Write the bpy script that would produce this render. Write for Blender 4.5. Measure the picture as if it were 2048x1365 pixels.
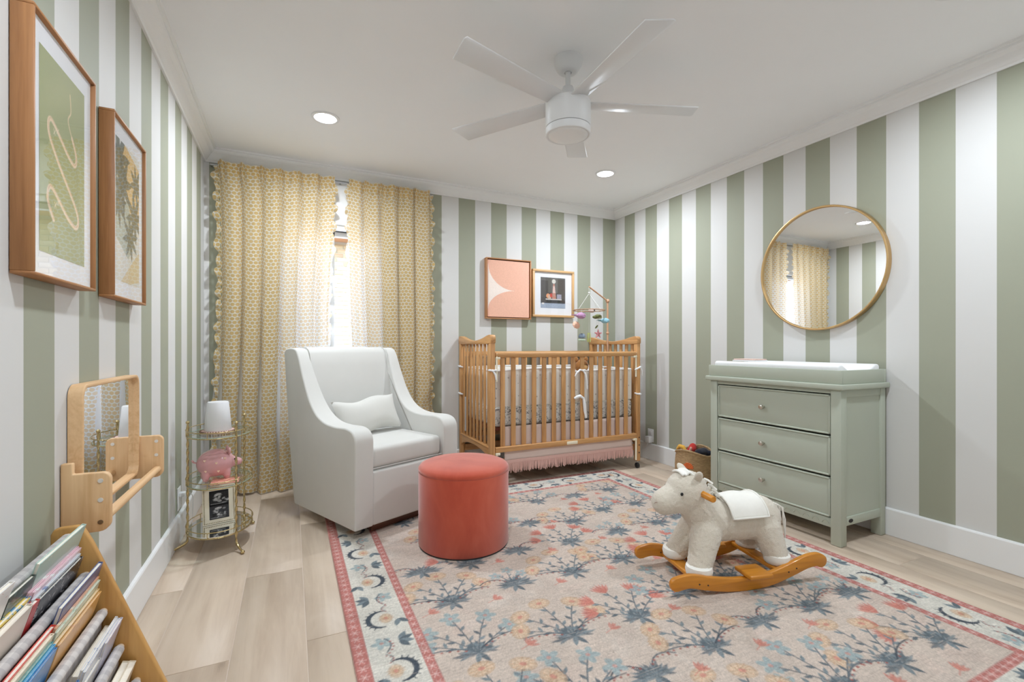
import bpy, bmesh, math, random
import numpy as np
from mathutils import Vector, Matrix
random.seed(7); RNG = np.random.default_rng(11)
PI = math.pi
for o in list(bpy.data.objects): bpy.data.objects.remove(o)
scene = bpy.context.scene
COL = scene.collection
D, W, H = 3.892, 3.574, 2.44      # back wall, right wall, ceiling (metres); left wall x = 0
YN = -0.30                        # wall behind the camera

# ------------------------------------------------------------------ camera
cam = bpy.data.cameras.new('camera'); cam_o = bpy.data.objects.new('camera', cam); COL.objects.link(cam_o)
cam.sensor_width = 36; cam.lens = 933.15 / 2048 * 36
cam.shift_y = (692.36 - 682.5) / 2048; cam.clip_start = .02
cam_o.location = (.55, 0, 1.055); cam_o.rotation_euler = (PI / 2, 0, -0.442846)
scene.camera = cam_o
# ------------------------------------------------------------------ light and exposure
scene.view_settings.view_transform = 'Standard'; scene.view_settings.look = 'None'
scene.view_settings.gamma = 1; scene.view_settings.use_curve_mapping = False
scene.view_settings.exposure = 0.69
world = bpy.data.worlds.new('sky'); scene.world = world; world.use_nodes = True
wn = world.node_tree; wn.nodes.clear()
wo = wn.nodes.new('ShaderNodeOutputWorld'); wb = wn.nodes.new('ShaderNodeBackground'); ws = wn.nodes.new('ShaderNodeTexSky')
ws.sky_type = 'NISHITA'; ws.sun_disc = False; ws.sun_elevation = math.radians(55); ws.sun_rotation = math.radians(200)
wb.inputs['Strength'].default_value = 1.5
wn.links.new(ws.outputs[0], wb.inputs[0]); wn.links.new(wb.outputs[0], wo.inputs[0])
sun = bpy.data.lights.new('sun', 'SUN'); sun.energy = 1.0; sun.angle = .01; sun.color = (1, .97, .92)
sun_o = bpy.data.objects.new('sun', sun); COL.objects.link(sun_o); sun_o.location = (0, -3, 9)
sun_o.rotation_euler = (math.radians(38), 0, math.radians(-14))   # over this roof onto the neighbour's brick
LAMP = 12.4                       # power of each recessed downlight, watts

# ------------------------------------------------------------------ colours
def lin(c):
    c = c / 255.0
    return c / 12.92 if c <= .04045 else ((c + .055) / 1.055) ** 2.4
def C(r, g, b, k=1.0):
    return tuple(min(.92, lin(v) * k) for v in (r, g, b))
def A(r, g, b, k=1.35):            # photographed colour to surface colour
    return C(r, g, b, k)
# ------------------------------------------------------------------ materials
MATS = {}
class NT:
    def __init__(s, name):
        s.m = bpy.data.materials.new(name); s.m.use_nodes = True; s.t = s.m.node_tree; s.t.nodes.clear()
        s.out = s.t.nodes.new('ShaderNodeOutputMaterial')
    def n(s, kind, **kw):
        nd = s.t.nodes.new('ShaderNode' + kind)
        for k, v in kw.items():
            if k in nd.inputs.keys() if isinstance(k, str) else False: nd.inputs[k].default_value = v
            else: setattr(nd, k, v)
        return nd
    def l(s, a, b): s.t.links.new(a, b)
    def math(s, op, a, b=None, c=None):
        nd = s.t.nodes.new('ShaderNodeMath'); nd.operation = op
        for i, v in enumerate((a, b, c)):
            if v is None: continue
            if isinstance(v, (int, float)): nd.inputs[i].default_value = v
            else: s.l(v, nd.inputs[i])
        return nd.outputs[0]
    def mix(s, fac, a, b):
        nd = s.t.nodes.new('ShaderNodeMix'); nd.data_type = 'RGBA'
        for i, v in ((0, fac), (6, a), (7, b)):
            if isinstance(v, (int, float)): nd.inputs[i].default_value = v
            elif isinstance(v, tuple): nd.inputs[i].default_value = v + (1,) if len(v) == 3 else v
            else: s.l(v, nd.inputs[i])
        return nd.outputs[2]
    def pbr(s, color, rough=.6, metal=0.0, bump=None, bstr=.3, bdist=.002, sheen=0, spec=.5, coat=0, trans=0):
        p = s.t.nodes.new('ShaderNodeBsdfPrincipled')
        if isinstance(color, tuple): p.inputs['Base Color'].default_value = color + (1,)
        else: s.l(color, p.inputs['Base Color'])
        if isinstance(rough, (int, float)): p.inputs['Roughness'].default_value = rough
        else: s.l(rough, p.inputs['Roughness'])
        p.inputs['Metallic'].default_value = metal; p.inputs['Specular IOR Level'].default_value = spec
        p.inputs['Sheen Weight'].default_value = sheen; p.inputs['Coat Weight'].default_value = coat
        p.inputs['Transmission Weight'].default_value = trans
        if bump is not None:
            b = s.t.nodes.new('ShaderNodeBump'); b.inputs['Strength'].default_value = bstr; b.inputs['Distance'].default_value = bdist
            s.l(bump, b.inputs['Height']); s.l(b.outputs[0], p.inputs['Normal'])
        s.l(p.outputs[0], s.out.inputs[0]); s.p = p
        return s.m
    def obj(s, scale=(1, 1, 1), rnd=0.0):
        tc = s.t.nodes.new('ShaderNodeTexCoord'); mp = s.t.nodes.new('ShaderNodeMapping'); mp.inputs['Scale'].default_value = scale
        v = tc.outputs['Object']
        if rnd:
            oi = s.t.nodes.new('ShaderNodeObjectInfo'); ad = s.t.nodes.new('ShaderNodeVectorMath'); ad.operation = 'ADD'
            cx = s.t.nodes.new('ShaderNodeCombineXYZ')
            for i in range(3): s.l(s.math('MULTIPLY', oi.outputs['Random'], rnd * (1 + i * .7)), cx.inputs[i])
            s.l(v, ad.inputs[0]); s.l(cx.outputs[0], ad.inputs[1]); v = ad.outputs[0]
        s.l(v, mp.inputs['Vector'])
        return mp.outputs[0]
    def noise(s, vec, scale, detail=3, rough=.55, dist=0):
        nd = s.t.nodes.new('ShaderNodeTexNoise'); nd.inputs['Scale'].default_value = scale; nd.inputs['Detail'].default_value = detail
        nd.inputs['Roughness'].default_value = rough; nd.inputs['Distortion'].default_value = dist
        s.l(vec, nd.inputs['Vector']); return nd.outputs[0]
    def ramp(s, fac, stops):
        nd = s.t.nodes.new('ShaderNodeValToRGB'); e = nd.color_ramp.elements
        while len(e) < len(stops): e.new(.5)
        for el, (p, c) in zip(e, stops): el.position = p; el.color = tuple(c) + (1,)
        s.l(fac, nd.inputs[0]); return nd.outputs[0]

def plain(name, color, rough=.55, var=.04, scale=14, bump=.0, bscale=200, metal=0, sheen=0, spec=.5, coat=0):
    if name in MATS: return MATS[name]
    t = NT(name); v = t.obj()
    n = t.noise(v, scale)
    c = t.mix(n, tuple(max(0, x * (1 - var)) for x in color), tuple(min(1, x * (1 + var)) for x in color))
    b = t.noise(v, bscale, 2) if bump else None
    MATS[name] = t.pbr(c, rough, metal, b, bump, .001, sheen, spec, coat)
    return MATS[name]
def wood(name, light, dark, axis='z', rough=.5, scale=1.0, coat=0.0):
    key = name + '_' + axis
    if key in MATS: return MATS[key]
    t = NT(key)
    sc = {'x': (1.2, 22, 22), 'y': (22, 1.2, 22), 'z': (22, 22, 1.2)}[axis]
    v = t.obj(tuple(a * scale for a in sc), rnd=9)
    n1 = t.noise(v, 1.0, 5, .6, 1.2); n2 = t.noise(v, 6.0, 3, .5)
    f = t.math('ADD', t.math('MULTIPLY', n1, .8), t.math('MULTIPLY', n2, .25))
    c = t.ramp(f, [(.32, dark), (.5, tuple((a * .6 + b * .4) for a, b in zip(light, dark))), (.68, light)])
    MATS[key] = t.pbr(c, rough, 0, n2, .12, .001, coat=coat)
    return MATS[key]
def stripes(name, axis, offset, width, parity):
    t = NT(name); g = t.n('NewGeometry'); sx = t.n('SeparateXYZ'); t.l(g.outputs['Position'], sx.inputs[0])
    q = t.math('FLOOR', t.math('DIVIDE', t.math('SUBTRACT', sx.outputs['xyz'.index(axis)], offset), width))
    m = t.math('FLOORED_MODULO', q, 2.0)
    f = m if parity else t.math('SUBTRACT', 1.0, m)
    v = t.obj(); n = t.noise(v, 60, 3)
    c = t.mix(f, WHITE_STRIPE, GREEN_STRIPE)
    return t.pbr(c, .62, 0, n, .04, .001, spec=.3)
WHITE_STRIPE = (.715, .705, .68); GREEN_STRIPE = (.375, .385, .295)
def metal(name, color, rough=.25):
    if name in MATS: return MATS[name]
    t = NT(name); n = t.noise(t.obj(), 90, 3)
    r = t.math('ADD', t.math('MULTIPLY', n, .15), rough - .07)
    MATS[name] = t.pbr(color, r, 1.0); return MATS[name]
def emit(name, color, strength):
    t = NT(name); e = t.n('Emission'); e.inputs[0].default_value = color + (1,); e.inputs[1].default_value = strength
    t.l(e.outputs[0], t.out.inputs[0]); return t.m
def glass(name, tint=(1, 1, 1), ior=1.45, boost=0.0):
    if name in MATS: return MATS[name]
    t = NT(name); tr = t.n('BsdfTransparent'); gl = t.n('BsdfGlossy'); fr = t.n('LayerWeight'); mx = t.n('MixShader')
    tr.inputs[0].default_value = tint + (1,); gl.inputs['Roughness'].default_value = 0.01; f0 = ((ior - 1) / (ior + 1)) ** 2
    f = t.math('ADD', f0 + boost, t.math('MULTIPLY', 1 - f0, t.math('POWER', fr.outputs['Facing'], 5.0)))
    t.l(f, mx.inputs[0]); t.l(tr.outputs[0], mx.inputs[1]); t.l(gl.outputs[0], mx.inputs[2]); t.l(mx.outputs[0], t.out.inputs[0])
    MATS[name] = t.m; return t.m
def mirror_mat():
    if 'mirror' in MATS: return MATS['mirror']
    t = NT('mirror'); n = t.noise(t.obj(), 3)
    MATS['mirror'] = t.pbr((.93, .94, .94), t.math('MULTIPLY', n, .004), 1.0); return MATS['mirror']
def painted(name, rough=.8, weave=0.0, wscale=350):
    if name in MATS: return MATS[name]
    t = NT(name); a = t.n('Attribute', attribute_name='Col')
    b = t.noise(t.obj(), wscale, 2) if weave else None
    MATS[name] = t.pbr(a.outputs['Color'], rough, 0, b, weave, .002, spec=.2); return MATS[name]
def fabric(name, color, var=.05, scale=30, bump=.25, bscale=900, sheen=.2, rough=.9):
    return plain(name, color, rough, var, scale, bump, bscale, 0, sheen, .2)

# ------------------------------------------------------------------ mesh building
ORG = {}
def link(o, parent=None):
    COL.objects.link(o)
    if parent is not None: o.parent = parent
    return o
def tag(o, label, cat, group=None, kind=None):
    if label: o['label'] = label
    if cat: o['category'] = cat
    if group: o['group'] = group
    if kind: o['kind'] = kind
    return o
def thing(name, label, cat, loc=(0, 0, 0), rotz=0.0, group=None, world_parts=False):
    o = bpy.data.objects.new(name, None); o.empty_display_size = .05; COL.objects.link(o)
    o.location = loc; o.rotation_euler = (0, 0, rotz); tag(o, label, cat, group)
    ORG[o] = Vector(loc) if world_parts else Vector((0, 0, 0))
    return o
class MB:
    def __init__(s): s.v = []; s.f = []; s.uv = []
    def add(s, v, f, uv=None):
        k = len(s.v); s.v += [tuple(p) for p in v]; s.f += [tuple(i + k for i in q) for q in f]
        s.uv += uv if uv else [(0, 0)] * len(v)
        return s
    def box(s, x0, x1, y0, y1, z0, z1):
        v = [(x, y, z) for x in (x0, x1) for y in (y0, y1) for z in (z0, z1)]
        return s.add(v, [(0, 1, 3, 2), (4, 6, 7, 5), (0, 4, 5, 1), (2, 3, 7, 6), (0, 2, 6, 4), (1, 5, 7, 3)])
    def prism(s, poly, axis, a0, a1):
        n = len(poly)
        def P(p, a): return {'x': (a, p[0], p[1]), 'y': (p[0], a, p[1]), 'z': (p[0], p[1], a)}[axis]
        v = [P(p, a0) for p in poly] + [P(p, a1) for p in poly]
        f = [tuple(range(n)), tuple(range(2 * n - 1, n - 1, -1))] + [(i, i + n, (i + 1) % n + n, (i + 1) % n) for i in range(n)]
        return s.add(v, f)
    def tube(s, path, r, n=8, closed=False, twist=0.0, sec=None):
        path = [Vector(p) for p in path]; m = len(path); v = []; f = []
        up = None
        for i, p in enumerate(path):
            if closed: t = path[(i + 1) % m] - path[i - 1]
            else: t = path[min(i + 1, m - 1)] - path[max(i - 1, 0)]
            if t.length < 1e-9: t = Vector((0, 0, 1))
            t.normalize()
            if up is None:
                up = Vector((0, 0, 1)) if abs(t.z) < .9 else Vector((1, 0, 0))
            a = t.cross(up); a.normalize(); b = a.cross(t); up = b
            rr = r[i] if isinstance(r, (list, tuple)) else r
            for j in range(n):
                th = 2 * PI * j / n + twist * i
                k = sec(j / n) if sec else 1.0
                v.append(p + a * (math.cos(th) * rr * k) + b * (math.sin(th) * rr * k))
        for i in range(m if closed else m - 1):
            for j in range(n):
                i2 = (i + 1) % m
                f.append((i * n + j, i * n + (j + 1) % n, i2 * n + (j + 1) % n, i2 * n + j))
        if not closed: f += [tuple(range(n - 1, -1, -1)), tuple(range((m - 1) * n, m * n))]
        return s.add(v, f)
    def lathe(s, prof, c=(0, 0, 0), n=32, axis='z', caps=True):
        v = []; f = []; m = len(prof)
        for r, z in prof:
            for j in range(n):
                a = 2 * PI * j / n; p = (r * math.cos(a), r * math.sin(a), z)
                if axis == 'y': p = (p[0], p[2], p[1])
                if axis == 'x': p = (p[2], p[0], p[1])
                v.append((p[0] + c[0], p[1] + c[1], p[2] + c[2]))
        for i in range(m - 1):
            for j in range(n): f.append((i * n + j, i * n + (j + 1) % n, (i + 1) * n + (j + 1) % n, (i + 1) * n + j))
        if caps and prof[0][0] > 1e-5: f.append(tuple(range(n - 1, -1, -1)))
        if caps and prof[-1][0] > 1e-5: f.append(tuple(range((m - 1) * n, m * n)))
        return s.add(v, f)
    def ball(s, c, r, n=16, m=10, mat=None):
        if isinstance(r, (int, float)): r = (r, r, r)
        v = [(0, 0, -1)]; f = []
        for i in range(1, m):
            th = -PI / 2 + PI * i / m
            for j in range(n): v.append((math.cos(th) * math.cos(2 * PI * j / n), math.cos(th) * math.sin(2 * PI * j / n), math.sin(th)))
        v.append((0, 0, 1)); T = len(v) - 1
        for j in range(n):
            f.append((0, 1 + (j + 1) % n, 1 + j)); f.append((T, T - n + j, T - n + (j + 1) % n))
        for i in range(m - 2):
            for j in range(n):
                a = 1 + i * n; f.append((a + j, a + (j + 1) % n, a + n + (j + 1) % n, a + n + j))
        out = []
        for p in v:
            q = Vector((p[0] * r[0], p[1] * r[1], p[2] * r[2]))
            if mat is not None: q = mat @ q
            out.append((q.x + c[0], q.y + c[1], q.z + c[2]))
        return s.add(out, f)
    def grid(s, fn, nu, nv, uvfn=None):
        v = []; uv = []
        for i in range(nv + 1):
            for j in range(nu + 1):
                a, b = j / nu, i / nv; v.append(fn(a, b)); uv.append(uvfn(a, b) if uvfn else (a, b))
        f = [(i * (nu + 1) + j, i * (nu + 1) + j + 1, (i + 1) * (nu + 1) + j + 1, (i + 1) * (nu + 1) + j) for i in range(nv) for j in range(nu)]
        return s.add(v, f, uv)
    def build(s, name, mat, parent=None, bevel=0.0, seg=2, smooth=None, uv=False, loc=None, recalc=True, label=None, xf=None, solid=0.0, ang=32, local=False):
        off = Vector((0, 0, 0)); q = parent
        while q is not None and not local:
            if q in ORG: off = ORG[q]; break
            q = q.parent
        pts = [Vector(p) for p in s.v]
        if xf is not None: pts = [xf @ p for p in pts]
        if loc is not None: pts = [p - Vector(loc) for p in pts]
        elif off.length: pts = [p - off for p in pts]
        me = bpy.data.meshes.new(name); me.from_pydata(pts, [], s.f)
        if uv:
            ul = me.uv_layers.new(name='UVMap'); idx = np.empty(len(me.loops), np.int32); me.loops.foreach_get('vertex_index', idx)
            ul.data.foreach_set('uv', np.array(s.uv, np.float32)[idx].ravel())
        if recalc or bevel:
            bm = bmesh.new(); bm.from_mesh(me)
            if recalc: bmesh.ops.recalc_face_normals(bm, faces=bm.faces[:])
            if bevel:
                ed = [e for e in bm.edges if len(e.link_faces) == 2 and e.calc_face_angle(0) > math.radians(ang)]
                bmesh.ops.bevel(bm, geom=ed, offset=bevel, segments=seg, profile=.5, affect='EDGES', clamp_overlap=True)
            bm.to_mesh(me); bm.free()
        if smooth is None: smooth = bevel > 0
        if smooth:
            me.polygons.foreach_set('use_smooth', [True] * len(me.polygons))
            me.set_sharp_from_angle(angle=math.radians(50))
        o = bpy.data.objects.new(name, me); me.materials.append(mat); link(o, parent)
        if loc is not None: o.location = Vector(loc) - off if parent is not None else Vector(loc)
        if solid:
            md = o.modifiers.new('thickness', 'SOLIDIFY'); md.thickness = solid; md.offset = 0
        if label: o['label'] = label
        return o
def inst(src, parent, loc=None, rot=None, name=None):
    o = src.copy(); COL.objects.link(o); o.parent = parent
    if name: o.name = name
    if loc is not None: o.location = loc
    if rot is not None: o.rotation_euler = rot
    return o
def struct(o): o['kind'] = 'structure'; return o
def blob(name, mb, mat, parent=None, voxel=.01, it=6, fac=.5, disp=0.0, dscale=.02):
    tmp = mb.build(name, mat, parent)
    md = tmp.modifiers.new('r', 'REMESH'); md.mode = 'VOXEL'; md.voxel_size = voxel; md.use_smooth_shade = True
    sm = tmp.modifiers.new('s', 'SMOOTH'); sm.factor = fac; sm.iterations = it
    if disp:
        tx = bpy.data.textures.new(name + '_fur', 'CLOUDS'); tx.noise_scale = dscale; tx.noise_depth = 1
        dm = tmp.modifiers.new('d', 'DISPLACE'); dm.texture = tx; dm.strength = disp; dm.mid_level = .5
    dg = bpy.context.evaluated_depsgraph_get()
    me = bpy.data.meshes.new_from_object(tmp.evaluated_get(dg)); old = tmp.data
    tmp.modifiers.clear(); tmp.data = me; bpy.data.meshes.remove(old); me.name = name
    if not me.materials: me.materials.append(mat)
    me.polygons.foreach_set('use_smooth', [True] * len(me.polygons))
    return tmp
def capsule(mb, a, b, ra, rb, k=6):
    a, b = Vector(a), Vector(b)
    for i in range(k + 1):
        t = i / k; mb.ball(a.lerp(b, t), ra * (1 - t) + rb * t, 12, 8)
    return mb

# ------------------------------------------------------------------ flat prints: a colour per point of a fine grid
class Canvas:
    def __init__(s, w, h, res, bg):
        s.w, s.h = w, h; s.nx = max(2, int(round(w / res))) + 1; s.ny = max(2, int(round(h / res))) + 1; s.res = w / (s.nx - 1)
        s.X, s.Y = np.meshgrid(np.linspace(0, w, s.nx), np.linspace(0, h, s.ny)); s.a = np.ones((s.ny, s.nx, 3)) * np.array(bg)
    def _w(s, x0, x1, y0, y1):
        r = s.res; ry = s.h / (s.ny - 1)
        return (slice(max(0, int(y0 / ry) - 1), max(0, int(y1 / ry) + 3)), slice(max(0, int(x0 / r) - 1), max(0, int(x1 / r) + 3)))
    def put(s, sl, sd, col, al=1.0):
        m = np.clip(.5 - sd / s.res, 0, 1) * al
        s.a[sl] = s.a[sl] * (1 - m[..., None]) + np.array(col) * m[..., None]
    def ell(s, cx, cy, a, b, ang, col, al=1.0):
        R = max(a, b) + s.res; sl = s._w(cx - R, cx + R, cy - R, cy + R); X = s.X[sl] - cx; Y = s.Y[sl] - cy
        c, n = math.cos(ang), math.sin(ang); u = X * c + Y * n; v = -X * n + Y * c
        s.put(sl, (np.sqrt((u / a) ** 2 + (v / b) ** 2) - 1) * min(a, b), col, al)
    def leaf(s, cx, cy, L, b, ang, col, al=1.0):      # a pointed leaf that starts at (cx, cy)
        sl = s._w(cx - L, cx + L, cy - L, cy + L); X = s.X[sl] - cx; Y = s.Y[sl] - cy
        c, n = math.cos(ang), math.sin(ang); u = X * c + Y * n; v = -X * n + Y * c
        t = np.clip(u / L, 0, 1); hw = b * 4 * t * (1 - t) * (1.25 - .5 * t)
        sd = np.where((u < 0) | (u > L), np.maximum(np.abs(u - L / 2) - L / 2, np.abs(v)), np.abs(v) - hw)
        s.put(sl, sd, col, al)
    def line(s, pts, w, col, al=1.0):
        for (x0, y0), (x1, y1) in zip(pts[:-1], pts[1:]):
            sl = s._w(min(x0, x1) - w, max(x0, x1) + w, min(y0, y1) - w, max(y0, y1) + w); X = s.X[sl] - x0; Y = s.Y[sl] - y0
            dx, dy = x1 - x0, y1 - y0; L2 = dx * dx + dy * dy + 1e-12; t = np.clip((X * dx + Y * dy) / L2, 0, 1)
            s.put(sl, np.hypot(X - t * dx, Y - t * dy) - w / 2, col, al)
    def rect(s, x0, x1, y0, y1, col, al=1.0):
        sl = s._w(x0, x1, y0, y1); X = s.X[sl]; Y = s.Y[sl]
        s.put(sl, np.maximum(np.maximum(x0 - X, X - x1), np.maximum(y0 - Y, Y - y1)), col, al)
    def poly(s, pts, col, al=1.0):
        xs = [p[0] for p in pts]; ys = [p[1] for p in pts]; sl = s._w(min(xs), max(xs), min(ys), max(ys)); X = s.X[sl]; Y = s.Y[sl]
        ins = np.zeros(X.shape, bool)
        for i in range(len(pts)):
            (x0, y0), (x1, y1) = pts[i - 1], pts[i]
            if y0 == y1: continue
            ins ^= ((y0 > Y) != (y1 > Y)) & (X < (x1 - x0) * (Y - y0) / (y1 - y0) + x0)
        s.put(sl, np.where(ins, -1., 1.), col, al)
    def speck(s, amp, sx=1, sy=1):
        n = RNG.normal(0, 1, (s.ny // sy + 2, s.nx // sx + 2)); n = np.repeat(np.repeat(n, sy, 0), sx, 1)[:s.ny, :s.nx]
        s.a *= (1 + amp * n[..., None]); s.a = np.clip(s.a, .004, .95)
    def build(s, name, mat, parent=None, P=lambda u, v: (u, v, 0), zfn=None, loc=None, label=None):
        O = np.array(P(0, 0), float); U = np.array(P(1, 0), float) - O; V = np.array(P(0, 1), float) - O
        co = O + s.X[..., None] * U + s.Y[..., None] * V
        if zfn is not None: co = co + np.cross(U, V) * zfn(s.X, s.Y)[..., None]
        q = parent; off = np.zeros(3)
        while q is not None:
            if q in ORG: off = np.array(ORG[q]); break
            q = q.parent
        if loc is not None: off = np.array(loc, float)
        co = (co - off).reshape(-1, 3)
        nx, ny = s.nx, s.ny; i = np.arange(ny - 1)[:, None] * nx + np.arange(nx - 1)[None, :]
        q4 = np.stack([i, i + 1, i + nx + 1, i + nx], -1).reshape(-1, 4).astype(np.int32)
        me = bpy.data.meshes.new(name); me.vertices.add(len(co)); me.vertices.foreach_set('co', co.astype(np.float32).ravel())
        me.loops.add(q4.size); me.loops.foreach_set('vertex_index', q4.ravel()); me.polygons.add(len(q4))
        me.polygons.foreach_set('loop_start', np.arange(0, q4.size, 4, dtype=np.int32)); me.update(calc_edges=True)
        at = me.color_attributes.new('Col', 'FLOAT_COLOR', 'POINT')
        at.data.foreach_set('color', np.concatenate([s.a.reshape(-1, 3), np.ones((nx * ny, 1))], 1).astype(np.float32).ravel())
        me.materials.append(mat); o = bpy.data.objects.new(name, me); link(o, parent)
        if loc is not None: o.location = loc
        if label: o['label'] = label
        return o
# ================================================================== THE ROOM
M_white = plain('white_paint', (.88, .88, .87), .45, .01, 5)
M_ceil = plain('ceiling_paint', (.93, .93, .93), .8, .01, 5)
# floor: wood-look planks laid along the left wall, light joints
def plank_mat():
    t = NT('plank'); v = t.obj((14, 1.0, 14), rnd=11); v2 = t.obj((3.2, .8, 3), rnd=23)
    n1 = t.noise(v, 1.0, 6, .62, .8); n2 = t.noise(v2, 1.3, 4, .6, 1.5); n3 = t.noise(t.obj((40, 1.5, 40), rnd=5), 1, 3)
    f = t.math('ADD', t.math('MULTIPLY', n1, .55), t.math('MULTIPLY', n2, .45))
    c = t.ramp(f, [(.28, C(150, 130, 112)), (.38, C(196, 175, 154)), (.54, C(213, 194, 173)), (.75, C(222, 204, 185))])
    oi = t.n('ObjectInfo'); k = t.math('ADD', .93, t.math('MULTIPLY', oi.outputs['Random'], .12))
    mx = t.n('VectorMath', operation='SCALE'); t.l(c, mx.inputs[0]); t.l(k, mx.inputs['Scale'])
    return t.pbr(mx.outputs[0], t.math('ADD', .36, t.math('MULTIPLY', n3, .15)), 0, n3, .05, .001, spec=.4)
MP = plank_mat(); M_grout = plain('grout', C(214, 198, 182), .8)
floor = struct(MB().box(-.1, W + .1, YN - .1, D + .1, -.08, -.0022).build('floor', M_grout))
floor['label'] = 'light wood-look plank floor with pale joints'
pw, pl = .2356, 1.2; cache = {}
k = -1
while .13 + k * pw < W:
    x0, x1 = max(.0, .13 + k * pw), min(W, .13 + (k + 1) * pw); off = .62 if k % 2 == 0 else .03
    j = math.floor((YN - off) / pl)
    while off + j * pl < D:
        y0, y1 = max(YN, off + j * pl), min(D, off + (j + 1) * pl); j += 1
        if x1 - x0 < .02 or y1 - y0 < .02: continue
        key = (round(x1 - x0, 3), round(y1 - y0, 3)); c = ((x0 + x1) / 2, (y0 + y1) / 2, 0)
        if key not in cache:
            a, b = key[0] / 2 - .0018, key[1] / 2 - .0018
            cache[key] = MB().box(-a, a, -b, b, -.006, 0).build('plank', MP, floor, bevel=.001, seg=1); cache[key].location = c
        else: inst(cache[key], floor, c)
    k += 1
struct(MB().box(-.1, W + .1, YN - .1, D + .1, H, H + .12).build('ceiling', M_ceil))
MSL = stripes('stripe_left', 'y', 1.437, .1545, False)
MSR = stripes('stripe_right', 'y', 3.892 - .1515 * 40, .1515, False)
MSB = stripes('stripe_back', 'x', 3.574 - .1541 * 40, .1541, True)
struct(MB().box(-.12, 0, YN - .1, D + .12, -.02, H).build('wall_left', MSL))
struct(MB().box(W, W + .12, YN - .1, D + .12, -.02, H).build('wall_right', MSR))
struct(MB().box(0, W, YN - .1, YN, -.02, H).build('wall_front', M_white))  # unseen wall, made plain white instead of striped to bounce light into the room
do = struct(MB().box(1.3, 2.15, YN, YN + .035, .001, 2.04).build('added_door_1', M_white, bevel=.003))  # unseen white door, added with the wall for more bounce fill
for z0, z1 in ((.25, .95), (1.1, 1.9)): MB().box(1.42, 2.03, YN + .035, YN + .042, z0, z1).build('added_door_panel', M_white, do, bevel=.004)
WX0, WX1, WZ0, WZ1 = .53, 1.16, .42, 1.955
wb_ = MB().box(0, WX0, D, D + .12, -.02, H).box(WX1, W, D, D + .12, -.02, H).box(WX0, WX1, D, D + .12, -.02, WZ0).box(WX0, WX1, D, D + .12, WZ1, H)
struct(wb_.build('wall_back', MSB))
# crown moulding
prof = [(0, 2.352), (.010, 2.352), (.014, 2.362), (.020, 2.366), (.030, 2.378), (.046, 2.400), (.060, 2.410), (.066, 2.418), (.067, 2.428), (.078, 2.430), (.080, 2.44), (0, 2.44)]
def crown(name, p0, p1, inward):
    n = len(prof); p0, p1, inn = Vector(p0), Vector(p1), Vector(inward); d = (p1 - p0).normalized(); v = []
    for e, s in ((p0, 1), (p1, -1)):
        for r, z in prof: q = e + inn * r + d * s * r; v.append((q.x, q.y, z))
    f = [(i, (i + 1) % n, (i + 1) % n + n, i + n) for i in range(n)] + [tuple(range(n)), tuple(range(2 * n - 1, n - 1, -1))]
    struct(MB().add(v, f).build(name, M_white, smooth=False))
crown('trim_1', (0, D, 0), (W, D, 0), (0, -1, 0)); crown('trim_2', (0, YN, 0), (0, D, 0), (1, 0, 0))
crown('trim_3', (W, YN, 0), (W, D, 0), (-1, 0, 0)); crown('trim_4', (0, YN, 0), (W, YN, 0), (0, 1, 0))
def base(name, p0, p1, inward):
    pr = [(0, .001), (.015, .001), (.015, .143), (.012, .149), (.006, .151), (0, .151)]; n = len(pr)
    p0, p1, inn = Vector(p0), Vector(p1), Vector(inward); d = (p1 - p0).normalized(); v = []
    for e, s in ((p0, 1), (p1, -1)):
        for r, z in pr: q = e + inn * r + d * s * r; v.append((q.x, q.y, z))
    f = [(i, (i + 1) % n, (i + 1) % n + n, i + n) for i in range(n)] + [tuple(range(n)), tuple(range(2 * n - 1, n - 1, -1))]
    struct(MB().add(v, f).build(name, M_white, smooth=False))
base('baseboard_back', (0, D, 0), (W, D, 0), (0, -1, 0)); base('baseboard_left', (0, YN, 0), (0, D, 0), (1, 0, 0))
base('baseboard_right', (W, YN, 0), (W, D, 0), (-1, 0, 0)); base('baseboard_front', (0, YN, 0), (W, YN, 0), (0, 1, 0))
# window: white frame, centre mullion, two panes, head and sill trim
M_pane = glass('window_glass', (.97, .98, .98), 1.3)
wd = MB(); y0, y1 = D + .03, D + .085
for a in ((WX0, WX0 + .035, WZ0, WZ1), (WX1 - .035, WX1, WZ0, WZ1), (.826, .862, WZ0, WZ1), (WX0, WX1, WZ0, WZ0 + .04), (WX0, WX1, WZ1 - .035, WZ1)):
    wd.box(a[0], a[1], y0, y1, a[2], a[3])
win = struct(wd.build('window_1', M_white))
for a, b in ((WX0 + .03, .83), (.858, WX1 - .03)): MB().box(a, b, D + .055, D + .059, WZ0 + .035, WZ1 - .03).build('pane', M_pane, win)
MB().box(WX0 - .06, WX1 + .06, D - .028, D + .03, 1.955, 1.972).box(WX0 - .05, WX1 + .05, D - .016, D + .03, 1.972, 2.0).box(WX0 - .065, WX1 + .065, D - .034, D, 2.0, 2.012).build('head_casing', M_white, win)
MB().box(WX0 - .055, WX1 + .055, D - .010, D + .001, 2.012, 2.345).build('head_panel', M_white, win)
MB().box(WX0 - .05, WX0, D - .016, D + .03, WZ0, 1.955).box(WX1, WX1 + .05, D - .016, D + .03, WZ0, 1.955).build('side_casing', M_white, win)
MB().box(WX0 - .07, WX1 + .07, D - .035, D + .03, WZ0 - .03, WZ0).build('window_sill', M_white, win)
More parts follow.
